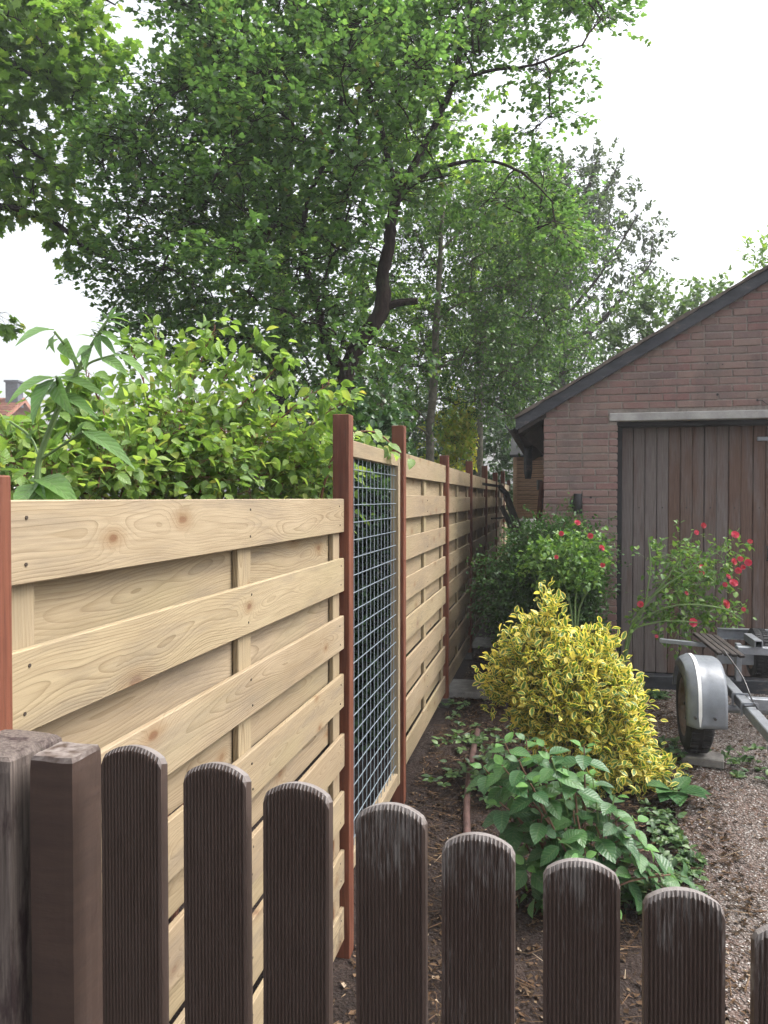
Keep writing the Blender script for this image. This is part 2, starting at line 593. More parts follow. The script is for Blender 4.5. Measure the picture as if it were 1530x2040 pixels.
def mat_plain(name, col, rough=0.6, metal=0.0, var=0.3, scale=12.0, spec=0.4, bmp=0.15, stretch=(1, 1, 1)):
    m, nt = new_mat(name)
    co = nd(nt, 'TexCoord').outputs['Object']
    p = vmul(nt, co, stretch)
    n = noise(nt, p, scale, 5.0, 0.62).outputs[0]
    c = mix(nt, mapr(nt, n, 0.28, 0.72), tuple(x * (1 - var) for x in col), tuple(min(1, x * (1 + var)) for x in col))
    g = noise(nt, p, scale * 6, 4.0, 0.6).outputs[0]
    finish(nt, c, mapr(nt, g, 0.3, 0.7, max(0.05, rough - 0.12), min(1, rough + 0.12)), bump(nt, g, bmp, 0.004), metal, spec)
    return m


def mat_bark(name, a, b, sx=(30, 30, 7)):
    m, nt = new_mat(name)
    geo = nd(nt, 'NewGeometry').outputs['Position']
    n = noise(nt, vmul(nt, geo, sx), 1.0, 5.0, 0.65, 0.5).outputs[0]
    n2 = noise(nt, geo, 5.0, 4.0).outputs[0]
    col = mix(nt, mapr(nt, n, 0.32, 0.7), a, b)
    col = mix(nt, mapr(nt, n2, 0.55, 0.75, 0, 0.45), col, (0.06, 0.075, 0.035))
    finish(nt, col, 0.9, bump(nt, n, 0.7, 0.02), spec=0.15)
    return m


def mat_leaf(name, stops, trans=0.4, tcol=1.7, rough=0.42, edge=None, spec=0.45, tint=(1.0, 1.0, 0.55), veins=0.0):
    """leaf: gloss on top, light passing through; 'rnd' picks the tone, 'edge' runs from midrib to margin"""
    m, nt = new_mat(name)
    a = nd(nt, 'Attribute', attribute_name='rnd').outputs['Fac']
    oi = nd(nt, 'ObjectInfo').outputs['Random']
    geo = nd(nt, 'NewGeometry')
    r = mth(nt, 'FRACT', mth(nt, 'ADD', a, oi))
    col = ramp(nt, r, stops)
    e = nd(nt, 'Attribute', attribute_name='edge').outputs['Fac']
    mott = noise(nt, geo.outputs['Position'], 60.0, 2.0).outputs[0]
    if edge:
        k = mth(nt, 'ADD', e, mth(nt, 'MULTIPLY', mth(nt, 'SUBTRACT', mott, 0.5), 0.5))
        k = mth(nt, 'ADD', k, mapr(nt, r, 0.78, 0.95, -0.02, 0.6))
        col = mix(nt, mapr(nt, k, 0.50, 0.68), col, edge)
    else:
        col = mix(nt, mapr(nt, e, 0.0, 0.16, 0.35, 0.0), col, mix(nt, 0.5, col, (0.30, 0.36, 0.16)))
        col = mix(nt, mapr(nt, mott, 0.3, 0.7, 0.0, 0.22), col, (0.02, 0.035, 0.012))
    pr = nd(nt, 'BsdfPrincipled', {'Base Color': col, 'Roughness': rough, 'Specular IOR Level': spec})
    if veins:
        al = nd(nt, 'Attribute', attribute_name='along').outputs['Fac']
        vv = mth(nt, 'PINGPONG', mth(nt, 'SUBTRACT', mth(nt, 'MULTIPLY', al, veins), mth(nt, 'MULTIPLY', e, veins * 0.22)), 0.5)
        line = mapr(nt, vv, 0.0, 0.16, 1.0, 0.0)
        col = mix(nt, mth(nt, 'MULTIPLY', line, 0.35), col, mix(nt, 0.6, col, (0.28, 0.36, 0.17)))
        nt.links.new(col, pr.inputs['Base Color'])
        nt.links.new(bump(nt, mth(nt, 'SUBTRACT', mth(nt, 'SQRT', vv), mapr(nt, e, 0, .12, .3, 0)), 0.5, 0.004), pr.inputs['Normal'])
    tc = mix(nt, 1.0, col, tuple(tcol * x for x in tint), 'MULTIPLY')
    tr = nd(nt, 'BsdfTranslucent', {'Color': tc})
    ms = nd(nt, 'MixShader', {0: trans, 1: pr.outputs[0], 2: tr.outputs[0]})
    nd(nt, 'OutputMaterial', {'Surface': ms.outputs[0]})
    return m


def mat_soil(name):
    m, nt = new_mat(name)
    geo = nd(nt, 'NewGeometry').outputs['Position']
    a = noise(nt, geo, 3.0, 5.0, 0.65).outputs[0]
    b = noise(nt, geo, 45.0, 5.0, 0.7).outputs[0]
    v = nd(nt, 'TexVoronoi', {'Vector': geo, 'Scale': 70.0}).outputs['Distance']
    col = mix(nt, mapr(nt, a, 0.3, 0.7), (0.016, 0.0115, 0.010), (0.040, 0.028, 0.024))
    col = mix(nt, mapr(nt, b, 0.5, 0.78, 0, 0.7), col, (0.085, 0.060, 0.047))
    finish(nt, col, 0.95, bump(nt, mth(nt, 'ADD', b, mth(nt, 'MULTIPLY', v, 0.7)), 0.8, 0.02), spec=0.15)
    return m


def mat_drive(name):
    m, nt = new_mat(name)
    geo = nd(nt, 'NewGeometry').outputs['Position']
    v = nd(nt, 'TexVoronoi', {'Vector': geo, 'Scale': 85.0})
    big = noise(nt, geo, 1.7, 5.0, 0.6).outputs[0]
    stone = ramp(nt, nd(nt, 'SeparateColor', {0: v.outputs['Color']}).outputs[0],
                 [(0.0, (0.10, 0.076, 0.064)), (0.35, (0.18, 0.15, 0.132)), (0.7, (0.26, 0.235, 0.215)), (1.0, (0.15, 0.105, 0.082))])
    d = mapr(nt, v.outputs['Distance'], 0.45, 0.75)
    col = mix(nt, d, stone, (0.07, 0.055, 0.048))
    col = mix(nt, mapr(nt, big, 0.42, 0.62, 0.0, 0.8), col, mix(nt, noise(nt, geo, 60.0, 4.0, 0.7).outputs[0], (0.055, 0.036, 0.030), (0.16, 0.10, 0.08)))
    finish(nt, col, 0.85, bump(nt, mth(nt, 'SUBTRACT', 1.0, v.outputs['Distance']), 0.9, 0.012), spec=0.25)
    return m


def mat_barge(name):
    m, nt = new_mat(name)
    co = nd(nt, 'NewGeometry').outputs['Position']
    n = noise(nt, vmul(nt, co, (5, 5, 14)), 1.0, 6.0, 0.68).outputs[0]
    g = noise(nt, vmul(nt, co, (30, 30, 60)), 1.0, 4.0, 0.65).outputs[0]
    col = mix(nt, mapr(nt, n, 0.3, 0.7), (0.018, 0.019, 0.024), (0.050, 0.054, 0.064))
    col = mix(nt, mth(nt, 'MULTIPLY', mapr(nt, n, 0.56, 0.68), mapr(nt, g, 0.42, 0.58)), col, (0.14, 0.115, 0.095))
    finish(nt, col, mapr(nt, g, 0.3, 0.7, 0.4, 0.75), bump(nt, mth(nt, 'ADD', n, g), 0.5, 0.006), spec=0.4)
    return m


M = {}
M['pine'] = mat_pine('pine', 0.92)
M['pine2'] = mat_pine('pine_back', 0.90, 150.0)
M['hard'] = mat_hardwood('hardwood')
M['picket'] = mat_picket('picket_stain')
M['bpost'] = mat_brownpost('brown_post')
M['opost'] = mat_oldpost('old_post')
M['brick'] = mat_brick('brick')
M['mortar'] = mat_mortar('mortar')
M['lintel'] = mat_concrete('lintel_concrete', (0.24, 0.23, 0.225), (0.40, 0.39, 0.38), 9.0)
M['conc'] = mat_concrete('concrete')
M['footconc'] = mat_concrete('foot_concrete', (0.07, 0.065, 0.06), (0.14, 0.13, 0.12))
M['door'] = mat_doorplank('door_plank')
M['black'] = mat_plain('black_paint', (0.012, 0.012, 0.014), 0.45)
M['barge'] = mat_barge('barge_paint')
M['vergewood'] = mat_plain('verge_wood', (0.11, 0.09, 0.075), 0.85, var=0.6, scale=9.0, bmp=0.5)
M['rooffelt'] = mat_plain('roof_felt', (0.045, 0.046, 0.05), 0.85, var=0.35, scale=20)
M['darkwood'] = mat_plain('dark_wood', (0.035, 0.028, 0.025), 0.8, var=0.5, scale=14, bmp=0.4)
M['redwood'] = mat_plain('red_wood', (0.10, 0.030, 0.020), 0.7, var=0.4, scale=14, bmp=0.3)
M['shed'] = mat_plain('shed_board', (0.50, 0.33, 0.225), 0.75, var=0.35, scale=6.0, stretch=(1.0, 6, 9), bmp=0.3)
M['galv'] = mat_plain('galvanised', (0.27, 0.285, 0.31), 0.45, metal=0.5, var=0.22, scale=16)
M['wire'] = mat_plain('wire', (0.21, 0.25, 0.285), 0.42, metal=0.3, var=0.12, scale=30)
M['fender'] = mat_plain('grey_plastic', (0.175, 0.19, 0.212), 0.40, var=0.25, scale=7.0, bmp=0.06)
M['white'] = mat_plain('white_paint', (0.72, 0.72, 0.71), 0.5, var=0.08)
M['rubber'] = mat_plain('rubber', (0.016, 0.016, 0.018), 0.75, var=0.3, scale=30)
M['rim'] = mat_plain('rusty_rim', (0.13, 0.092, 0.070), 0.6, metal=0.3, var=0.5, scale=12)
M['rust'] = mat_plain('rusty_pipe', (0.075, 0.040, 0.034), 0.7, var=0.4, scale=16)
M['iron'] = mat_plain('iron', (0.05, 0.046, 0.045), 0.6, metal=0.5, var=0.4)
M['nail'] = mat_plain('nail', (0.06, 0.045, 0.035), 0.6, metal=0.3)
M['tile'] = mat_plain('roof_tile', (0.30, 0.13, 0.085), 0.85, var=0.3, scale=3.0)
M['housewall'] = mat_plain('house_wall', (0.62, 0.60, 0.57), 0.85, var=0.1)
M['chim'] = mat_plain('chimney', (0.09, 0.095, 0.11), 0.85)
M['soil'] = mat_soil('soil')
M['drive'] = mat_drive('gravel_drive')
M['bark'] = mat_bark('dark_bark', (0.013, 0.009, 0.008), (0.055, 0.038, 0.032))
M['greybark'] = mat_bark('grey_bark', (0.085, 0.080, 0.058), (0.20, 0.185, 0.145), (18, 18, 14))
M['twig'] = mat_plain('twig', (0.055, 0.040, 0.026), 0.85, var=0.3)
M['redtwig'] = mat_plain('red_twig', (0.16, 0.07, 0.045), 0.7, var=0.3)
M['greenstem'] = mat_plain('green_stem', (0.13, 0.20, 0.07), 0.6, var=0.25)
M['brownstem'] = mat_plain('brown_stem', (0.14, 0.075, 0.05), 0.75, var=0.3)

M['l_main'] = mat_leaf('leaf_field_maple', [(0, (0.054, 0.112, 0.042)), (0.4, (0.080, 0.162, 0.054)), (0.75, (0.116, 0.214, 0.066)), (0.985, (0.165, 0.260, 0.074)), (1.0, (0.14, 0.13, 0.05))], 0.50, 2.2)
M['l_syc'] = mat_leaf('leaf_sycamore', [(0, (0.085, 0.160, 0.038)), (0.5, (0.125, 0.225, 0.050)), (0.9, (0.18, 0.285, 0.062)), (1.0, (0.24, 0.27, 0.07))], 0.52, 2.3)
M['l_back'] = mat_leaf('leaf_bright', [(0, (0.080, 0.165, 0.030)), (0.5, (0.120, 0.225, 0.036)), (1.0, (0.180, 0.280, 0.045))], 0.48, 2.2)  # brighter leaf colour stands for sunlight coming through the far crown
M['l_mid'] = mat_leaf('leaf_mid', [(0, (0.060, 0.115, 0.045)), (0.6, (0.09, 0.16, 0.055)), (1.0, (0.14, 0.22, 0.07))], 0.38, 1.9)
M['l_holly'] = mat_leaf('leaf_holly', [(0, (0.040, 0.095, 0.032)), (0.6, (0.070, 0.150, 0.044)), (1.0, (0.135, 0.235, 0.062))], 0.36, 2.0, 0.24, spec=0.6)
M['l_dark'] = mat_leaf('leaf_dark', [(0, (0.040, 0.062, 0.042)), (0.6, (0.062, 0.094, 0.056)), (1.0, (0.09, 0.13, 0.07))], 0.36, 1.8, 0.4)
M['l_ivy'] = mat_leaf('leaf_ivy', [(0, (0.028, 0.072, 0.028)), (0.7, (0.055, 0.12, 0.042)), (1.0, (0.11, 0.19, 0.07))], 0.28, 1.8, 0.28, spec=0.6)
M['l_dog'] = mat_leaf('leaf_dogwood', [(0, (0.12, 0.22, 0.055)), (0.45, (0.185, 0.305, 0.07)), (0.93, (0.28, 0.395, 0.095)), (0.985, (0.37, 0.42, 0.10)), (1.0, (0.38, 0.32, 0.09))], 0.44, 1.7, 0.40, veins=6.0)
M['l_tall'] = mat_leaf('leaf_tall_plant', [(0, (0.105, 0.22, 0.065)), (1.0, (0.19, 0.335, 0.09))], 0.40, 1.6, 0.38, veins=8.0)
M['l_acer'] = mat_leaf('leaf_yellow_shrub', [(0, (0.24, 0.38, 0.05)), (0.6, (0.38, 0.46, 0.06)), (1.0, (0.52, 0.46, 0.07))], 0.45, 1.7)
M['l_euo'] = mat_leaf('leaf_variegated', [(0, (0.085, 0.18, 0.045)), (1.0, (0.15, 0.25, 0.06))], 0.36, 1.5, 0.38, edge=(0.80, 0.68, 0.18))
M['l_hyd'] = mat_leaf('leaf_hydrangea', [(0, (0.036, 0.105, 0.040)), (0.6, (0.058, 0.150, 0.052)), (1.0, (0.090, 0.200, 0.062))], 0.26, 1.6, 0.36, veins=8.0)
M['l_hydnew'] = mat_leaf('leaf_hydrangea_young', [(0, (0.10, 0.25, 0.06)), (1.0, (0.14, 0.31, 0.07))], 0.3, 1.6, 0.36, veins=8.0)
M['l_rose'] = mat_leaf('leaf_rose', [(0, (0.085, 0.19, 0.046)), (0.6, (0.145, 0.27, 0.060)), (1.0, (0.23, 0.36, 0.08))], 0.38, 1.7, 0.36)
M['l_box'] = mat_leaf('leaf_box', [(0, (0.036, 0.092, 0.026)), (0.7, (0.062, 0.142, 0.038)), (1.0, (0.12, 0.22, 0.055))], 0.34, 1.8, 0.36)
M['l_weed'] = mat_leaf('leaf_weed', [(0, (0.036, 0.085, 0.034)), (.5, (.07, .135, .05)), (1.0, (0.13, 0.215, 0.07))], 0.28, 1.7, 0.4)
M['l_litter'] = mat_leaf('leaf_litter', [(0, (0.035, 0.022, 0.016)), (0.55, (0.085, 0.052, 0.034)), (0.88, (0.12, 0.07, 0.042)), (0.975, (0.20, 0.14, 0.09)), (1.0, (0.34, 0.27, 0.20))], 0.08, 1.0, 0.85, spec=0.1, tint=(1, .8, .5))
M['petal'] = mat_leaf('petal', [(0, (0.58, 0.008, 0.075)), (1.0, (0.72, 0.022, 0.14))], 0.2, 1.2, 0.5, tint=(1, .6, .6))


# ------------------------------------------------------------------ leaves
def tmpl_leaf(width=0.5, stations=((0.0, 0.0), (0.3, 1.0), (0.68, 0.78), (1.0, 0.0)), fold=0.18, curl=0.12):
    """leaf along +y, length 1; returns verts, tris, edge"""
    v, e, rows = [], [], []
    for (y, w) in stations:
        hw = w * width / 2
        zc = -curl * y * y
        i = len(v)
        if hw < 1e-6:
            v.append((0, y, zc))
            e.append(0.75)
            rows.append((i,))
        else:
            v += [(-hw, y, zc + fold * hw * 2), (0, y, zc), (hw, y, zc + fold * hw * 2)]
            e += [1, 0, 1]
            rows.append((i, i + 1, i + 2))
    t = []
    for a, b in zip(rows, rows[1:]):
        if len(a) == 1 and len(b) == 3:
            t += [(a[0], b[1], b[0]), (a[0], b[2], b[1])]
        elif len(a) == 3 and len(b) == 1:
            t += [(a[0], a[1], b[0]), (a[1], a[2], b[0])]
        elif len(a) == 3:
            t += [(a[0], a[1], b[1]), (a[0], b[1], b[0]), (a[1], a[2], b[2]), (a[1], b[2], b[1])]
    return np.array(v, float), np.array(t, int), np.array(e, float)


def tmpl_lobed(pts, curl=0.15):
    """lobed leaf: outline fan around a centre"""
    v = [(0, 0.42, 0.0)] + [(x, y, -curl * ((x) ** 2 + (y - 0.42) ** 2)) for x, y in pts]
    n = len(pts)
    t = [(0, 1 + i, 1 + (i + 1) % n) for i in range(n)]
    e = [0] + [1] * n
    return np.array(v, float), np.array(t, int), np.array(e, float)


T_SIMPLE = tmpl_leaf(0.5)
T_OVATE = tmpl_leaf(0.62, ((0, 0), (0.14, 0.66), (0.36, 1.0), (0.62, 0.86), (0.84, 0.42), (1, 0)), 0.16, 0.22)
T_HYD = tmpl_leaf(0.66, ((0, 0), (0.10, 0.45), (0.24, 0.86), (0.44, 1.0), (0.64, 0.84), (0.82, 0.48), (1, 0)), 0.13, 0.24)
T_EUO = tmpl_leaf(0.55, ((0, 0), (0.2, 0.72), (0.45, 1.0), (0.75, 0.78), (1, 0)), 0.2, 0.1)
T_LANCE = tmpl_leaf(0.26, ((0, 0), (0.10, 0.5), (0.3, 1.0), (0.55, 0.86), (0.8, 0.42), (1, 0)), 0.2, 0.34)
T_DIAMOND = (np.array([(0, 0, 0), (0.28, 0.45, 0.05), (0, 1, -0.05), (-0.28, 0.45, 0.05)], float), np.array([(0, 1, 2), (0, 2, 3)], int), np.array([0.0, 1, 0.6, 1]))
T_FIELD = tmpl_lobed([(0, 0.0), (0.28, 0.18), (0.50, 0.42), (0.26, 0.52), (0.22, 0.80), (0, 1.0), (-0.22, 0.80), (-0.26, 0.52), (-0.50, 0.42), (-0.28, 0.18)])
T_SYC = tmpl_lobed([(0, 0.0), (0.22, 0.06), (0.40, 0.02), (0.30, 0.26), (0.58, 0.44), (0.40, 0.52), (0.46, 0.78), (0.18, 0.68), (0.12, 0.86), (0, 1.02),
                    (-0.12, 0.86), (-0.18, 0.68), (-0.46, 0.78), (-0.40, 0.52), (-0.58, 0.44), (-0.30, 0.26), (-0.40, 0.02), (-0.22, 0.06)])


def frames(d, nrm):
    """rows of rotation matrices: y along d, z near nrm"""
    y = d / np.linalg.norm(d, axis=1, keepdims=True)
    z = nrm - (nrm * y).sum(1, keepdims=True) * y
    z /= np.maximum(np.linalg.norm(z, axis=1, keepdims=True), 1e-6)
    x = np.cross(y, z)
    return np.stack([x, y, z], axis=2)          # columns


class Leaves:
    def __init__(self):
        self.p, self.d, self.n, self.s, self.r = [], [], [], [], []

    def add(self, p, d, n, s, r):
        self.p.append(np.asarray(p, float).reshape(-1, 3))
        self.d.append(np.asarray(d, float).reshape(-1, 3))
        self.n.append(np.asarray(n, float).reshape(-1, 3))
        self.s.append(np.asarray(s, float).ravel())
        self.r.append(np.asarray(r, float).ravel())

    def cat(self):
        return [np.concatenate(a) for a in (self.p, self.d, self.n, self.s, self.r)]


def leaf_mesh(name, tm, p, d, n, s, r, mat):
    v, t, e = tm
    R = frames(d, n)
    V = np.einsum('nij,kj->nki', R, v) * s[:, None, None] + p[:, None, :]
    N, k = len(p), len(v)
    T = (t[None] + (np.arange(N) * k)[:, None, None]).reshape(-1, 3)
    return np_mesh(name, V.reshape(-1, 3), T, mat, {'rnd': np.repeat(r, k), 'edge': np.tile(e, N), 'along': np.tile(v[:, 1], N)})


def leaf_objects(parent, tm, L, mat, nmax=300, stuff_name='foliage', leaf_name='leaf', cell=7.0, border=(0, 0, 1530, 2040)):
    """the leaves that show largest become parts, the rest one mass"""
    p, d, n, s, r = L.cat()
    mid = p + d / np.linalg.norm(d, axis=1, keepdims=True) * s[:, None] * 0.5
    q = project(mid)
    inside = (q[:, 0] > border[0]) & (q[:, 0] < border[2]) & (q[:, 1] > border[1]) & (q[:, 1] < border[3])
    best = {}
    for i in np.nonzero(inside)[0]:
        key = (int(q[i, 0] // cell), int(q[i, 1] // cell))
        if key not in best or q[i, 2] < q[best[key], 2]:
            best[key] = i
    view = (mid - np.array([0, 0, CAMZ]))
    view /= np.linalg.norm(view, axis=1, keepdims=True)
    R = frames(d, n)
    facing = np.abs((R[:, :, 2] * view).sum(1))
    size = s / q[:, 2] * (0.25 + facing)
    cand = sorted(set(best.values()), key=lambda i: -size[i])[:nmax]
    sel = np.zeros(len(p), bool)
    sel[cand] = True
    v, t, e = tm
    me = np_mesh(leaf_name, v, t, mat, {'edge': e, 'rnd': np.zeros(len(v)), 'along': v[:, 1]})
    for i in cand:
        o = bpy.data.objects.new(leaf_name, me)
        mt = Matrix.Identity(4)
        for a in range(3):
            for b in range(3):
                mt[a][b] = R[i, a, b] * s[i]
            mt[a][3] = p[i, a]
        link(o, parent)
        o.matrix_basis = parent.matrix_basis.inverted() @ mt if parent is not None else mt
    rest = ~sel
    if rest.any():
        me2 = leaf_mesh(stuff_name, tm, p[rest], d[rest], n[rest], s[rest], r[rest], mat)
        o = put(stuff_name, me2, parent)
        if parent is not None:
            o.matrix_basis = parent.matrix_basis.inverted()
        o['kind'] = 'stuff'
    return cand


def to_parent(o, parent):
    """world-space mesh under a placed parent"""
    o.parent = parent
    o.matrix_basis = parent.matrix_basis.inverted()
    return o


def inpoly(x, y, poly):
    c = False
    j = len(poly) - 1
    for i in range(len(poly)):
        xi, yi = poly[i]
        xj, yj = poly[j]
        if (yi > y) != (yj > y) and x < (xj - xi) * (y - yi) / (yj - yi) + xi:
            c = not c
        j = i
    return c


def polydist(x, y, poly):
    best = 1e9
    for (x0, y0), (x1, y1) in zip(poly, poly[1:] + poly[:1]):
        dx, dy = x1 - x0, y1 - y0
        t = max(0, min(1, ((x - x0) * dx + (y - y0) * dy) / max(1e-9, dx * dx + dy * dy)))
        best = min(best, math.hypot(x - x0 - t * dx, y - y0 - t * dy))
    return best


def unit(n, rng=RNG):
    v = rng.normal(size=(n, 3))
    return v / np.linalg.norm(v, axis=1, keepdims=True)


def crown_nodes(poly, n, Y, D, spacing, dens=None, rnd=random):
    """clump centres through the crown's volume"""
    xs = [q[0] for q in poly]
    ys = [q[1] for q in poly]
    out = []
    tries = 0
    while len(out) < n and tries < n * 120:
        tries += 1
        x, y = rnd.uniform(min(xs), max(xs)), rnd.uniform(min(ys), max(ys))
        if not inpoly(x, y, poly):
            continue
        if dens and rnd.random() > dens(x, y):
            continue
        e = min(1.0, polydist(x, y, poly) / 230.0) ** 0.5
        p = at(x, y, (Y(x) if callable(Y) else Y) + D * e * rnd.uniform(-1, 1))
        if any((p - q).length < spacing for q in out):
            continue
        out.append(p)
    return out


def grow(tree, nodes, skel, mat_twig, leafT, mat_l, R=0.36, sprigs=13, per=11, size=(0.045, 0.065), droop=0.25, tone=.25, clip=False,
         r0=0.012, name='crown', twigs=True, parts=0, flat=0.55, seed=3, spread=1.0, sprig_len=(0.16, 0.32), layer=0.8):
    """joins clumps to the skeleton with branches and hangs leafy sprigs on them"""
    rng = np.random.default_rng(seed)
    rnd = random.Random(seed)
    pts = [Vector(p) for p in skel]
    base = sum((Vector(p) for p in pts), Vector()) / len(pts)
    order = sorted(nodes, key=lambda c: min((c - p).length for p in pts))
    mb = MB()
    L = Leaves()
    arr = np.array([tuple(p) for p in pts])
    for c in order:
        dd = np.linalg.norm(arr - np.array(c), axis=1) + np.maximum(0, arr[:, 2] - c.z) * 0.6
        k = Vector(arr[int(dd.argmin())])
        mid = (k + c) / 2 + Vector((rnd.uniform(-.1, .1), rnd.uniform(-.1, .1), rnd.uniform(-0.02, .14))) * min(1.0, (c - k).length)
        if twigs:
            ln = (c - k).length
            mb.tube([k, (k + mid) / 2 + Vector((0, 0, .02)), mid, (mid + c) / 2, c], [r0 * (0.7 + ln * .5), r0 * .8, r0 * 0.66, r0 * .5, r0 * .35], 4, False)
        arr = np.vstack([arr, [tuple((mid + c) / 2)], [tuple(c)]])
        out = np.array(c - base)
        out /= max(1e-6, np.linalg.norm(out))
        m = max(3, int(sprigs * rnd.uniform(0.75, 1.25)))
        for j in range(m):
            u = rng.normal(size=3)
            u /= np.linalg.norm(u)
            q = np.array(c) + u * R * spread * rng.random() ** 0.45 * np.array([1, 1, layer])
            dr = u * np.array([.8, .8, layer]) + out * 0.5 + rng.normal(size=3) * 0.35
            dr[2] -= droop
            dr /= np.linalg.norm(dr)
            sl = rng.uniform(*sprig_len)
            if twigs:
                w_ = rnd.random()
                a = mid.lerp(c, w_) if w_ > .35 else ((k + mid) / 2 + Vector((0, 0, .02))).lerp(mid, w_ / .35)
                qv = Vector(q)
                if (qv - a).length < R * 1.3:
                    bend = (a + qv) / 2 + Vector((rnd.uniform(-.2, .2), rnd.uniform(-.2, .2), rnd.uniform(-.05, .2))) * (qv - a).length
                    mb.tube([a, bend, qv, Vector(q + dr * sl)], [r0 * .3, r0 * .26, r0 * .2, r0 * .12], 3, False)
                else:
                    mb.tube([qv - Vector(dr * sl * .5), qv, Vector(q + dr * sl)], [r0 * .16, r0 * .16, r0 * .12], 3, False)
            nn = max(2, int(per * rng.uniform(0.7, 1.3)))
            tt = rng.random(nn)
            P = q + dr * sl * tt[:, None] + rng.normal(size=(nn, 3)) * 0.02
            dl = dr + unit(nn, rng) * 1.1
            dl[:, 2] -= droop * 0.8
            nv = unit(nn, rng) * flat + np.array([0, 0, 1.0])
            L.add(P, dl, nv, rng.uniform(*size, nn), np.clip(rng.random(nn) * (1 - tone) + rng.random() * tone, 0, 1))
    if clip:
        # nothing grows through the fence
        p, d, n, s, r = L.cat()
        tip = p + d / np.linalg.norm(d, axis=1, keepdims=True) * s[:, None]
        tq = np.maximum((p[:, 0] + .84) * UC - p[:, 1] * US, (tip[:, 0] + .84) * UC - tip[:, 1] * US)
        ok = tq < -0.085
        L = Leaves()
        L.add(p[ok], d[ok], n[ok], s[ok], r[ok])
        for i, v in enumerate(mb.v):
            tv_ = (v[0] + .84) * UC - v[1] * US
            if tv_ > -0.09:
                k_ = tv_ + 0.09
                mb.v[i] = (v[0] - UC * k_, v[1] + US * k_, v[2])
    if twigs:
        o = mb.build('branches', mat_twig, None, True)
        to_parent(o, tree)
        o['kind'] = 'stuff'
    if parts:
        leaf_objects(tree, leafT, L, mat_l, parts, name)
    else:
        p, d, n, s, r = L.cat()
        o = put(name, leaf_mesh(name, leafT, p, d, n, s, r, mat_l))
        to_parent(o, tree)
        o['kind'] = 'stuff'
    return L


def poly3(spec):
    """[(px,py,Y,radius)...] -> points, radii"""
    return [at(a, b, c) for a, b, c, _ in spec], [r for *_, r in spec]


def dense(pts, rad, n=5, jit=0.0, seed=1):
    """smooth the polyline"""
    rnd = random.Random(seed)
    P, Rr = [], []
    m = len(pts)
    for i in range(m - 1):
        p0, p1, p2, p3 = pts[max(i - 1, 0)], pts[i], pts[i + 1], pts[min(i + 2, m - 1)]
        for k in range(n):
            t = k / n
            q = 0.5 * ((2 * p1) + (p2 - p0) * t + (2 * p0 - 5 * p1 + 4 * p2 - p3) * t * t + (3 * p1 - p0 - 3 * p2 + p3) * t ** 3)
            P.append(q + Vector((rnd.uniform(-jit, jit), rnd.uniform(-jit, jit), 0)))
            Rr.append((rad[i] * (1 - t) + rad[i + 1] * t) * (1 + rnd.uniform(-.06, .06)))
    P.append(pts[-1])
    Rr.append(rad[-1])
    return P, Rr


# ================================================================== SETTING
# ground: one sheet to the horizon, finer near the camera
def axis(lo, mid0, mid1, hi, step):
    a = list(np.arange(mid0, mid1 + 1e-6, step))
    left, right = [], []
    x, d = mid0, step
    while x > lo:
        d *= 1.6
        x -= d
        left.append(x)
    x, d = mid1, step
    while x < hi:
        d *= 1.6
        x += d
        right.append(x)
    return np.array(left[::-1] + a + right)


gx = axis(-900, -1.5, 3.6, 900, 0.06)
gy = axis(-400, 0.4, 9.0, 1500, 0.06)
GX, GY = np.meshgrid(gx, gy)
tt = (GX + 0.84) * UC - GY * US          # distance right of the fence line
GZ = 0.03 + 0.23 * smooth(2.9, 5.0, GY)
bed = (tt > 0.02) & (tt < 1.48) & (GY < 9)
bumps = sum(np.sin(GX * a + GY * b + c) for a, b, c in ((7, 3, 1), (-5, 8, 2), (13, -6, .5), (9, 15, 3), (23, 17, 1), (-27, 21, 2))) * 0.006
bumps = bumps + RNG.normal(size=GX.shape) * 0.006 * (np.abs(GX) < 4) * (GY < 10)
GZ = GZ + np.where(bed, bumps, 0.0) - np.where(tt > 1.44, 0.03, 0.0)
idx = np.arange(GX.size).reshape(GX.shape)
a, b, c, d = idx[:-1, :-1].ravel(), idx[:-1, 1:].ravel(), idx[1:, 1:].ravel(), idx[1:, :-1].ravel()
tris = np.concatenate([np.stack([a, b, c], 1), np.stack([a, c, d], 1)])
ground = put('ground', np_mesh('ground', np.stack([GX.ravel(), GY.ravel(), GZ.ravel()], 1), tris, M['soil'], smooth_=True))
ground['kind'] = 'structure'

# driveway: sheet following the slope, right of the bed
T0, T1 = 1.47, 7.0
ss = np.concatenate([np.arange(-1.0, 8.5, 0.1)])
mb = MB()
rows = []
for s_ in ss:
    row = []
    for k, t_ in enumerate((T0, 2.5, 4.0, T1)):
        te = t_ + (0.05 * math.sin(s_ * 3.1) + 0.03 * math.sin(s_ * 7.7 + 1) if k == 0 else 0)
        p = W(s_, te, 0)
        p.z = gz(p.x, p.y) + 0.004
        row.append(p)
    rows.append(row)
vs = [p for r in rows for p in r]
fs = [(i * 4 + k, i * 4 + k + 1, (i + 1) * 4 + k + 1, (i + 1) * 4 + k) for i in range(len(rows) - 1) for k in range(3)]
mb.add(vs, fs)
drive = mb.build('driveway', M['drive'], None, True)
drive['kind'] = 'structure'

# loose pebbles on it
ico_v = np.array([(0, 0, 1), (0.94, 0, .35), (.29, .9, .3), (-.76, .55, .35), (-.76, -.55, .3), (.29, -.9, .35), (0, 0, -.6)], float)
ico_t = np.array([(0, 1, 2), (0, 2, 3), (0, 3, 4), (0, 4, 5), (0, 5, 1), (6, 2, 1), (6, 3, 2), (6, 4, 3), (6, 5, 4), (6, 1, 5)], int)


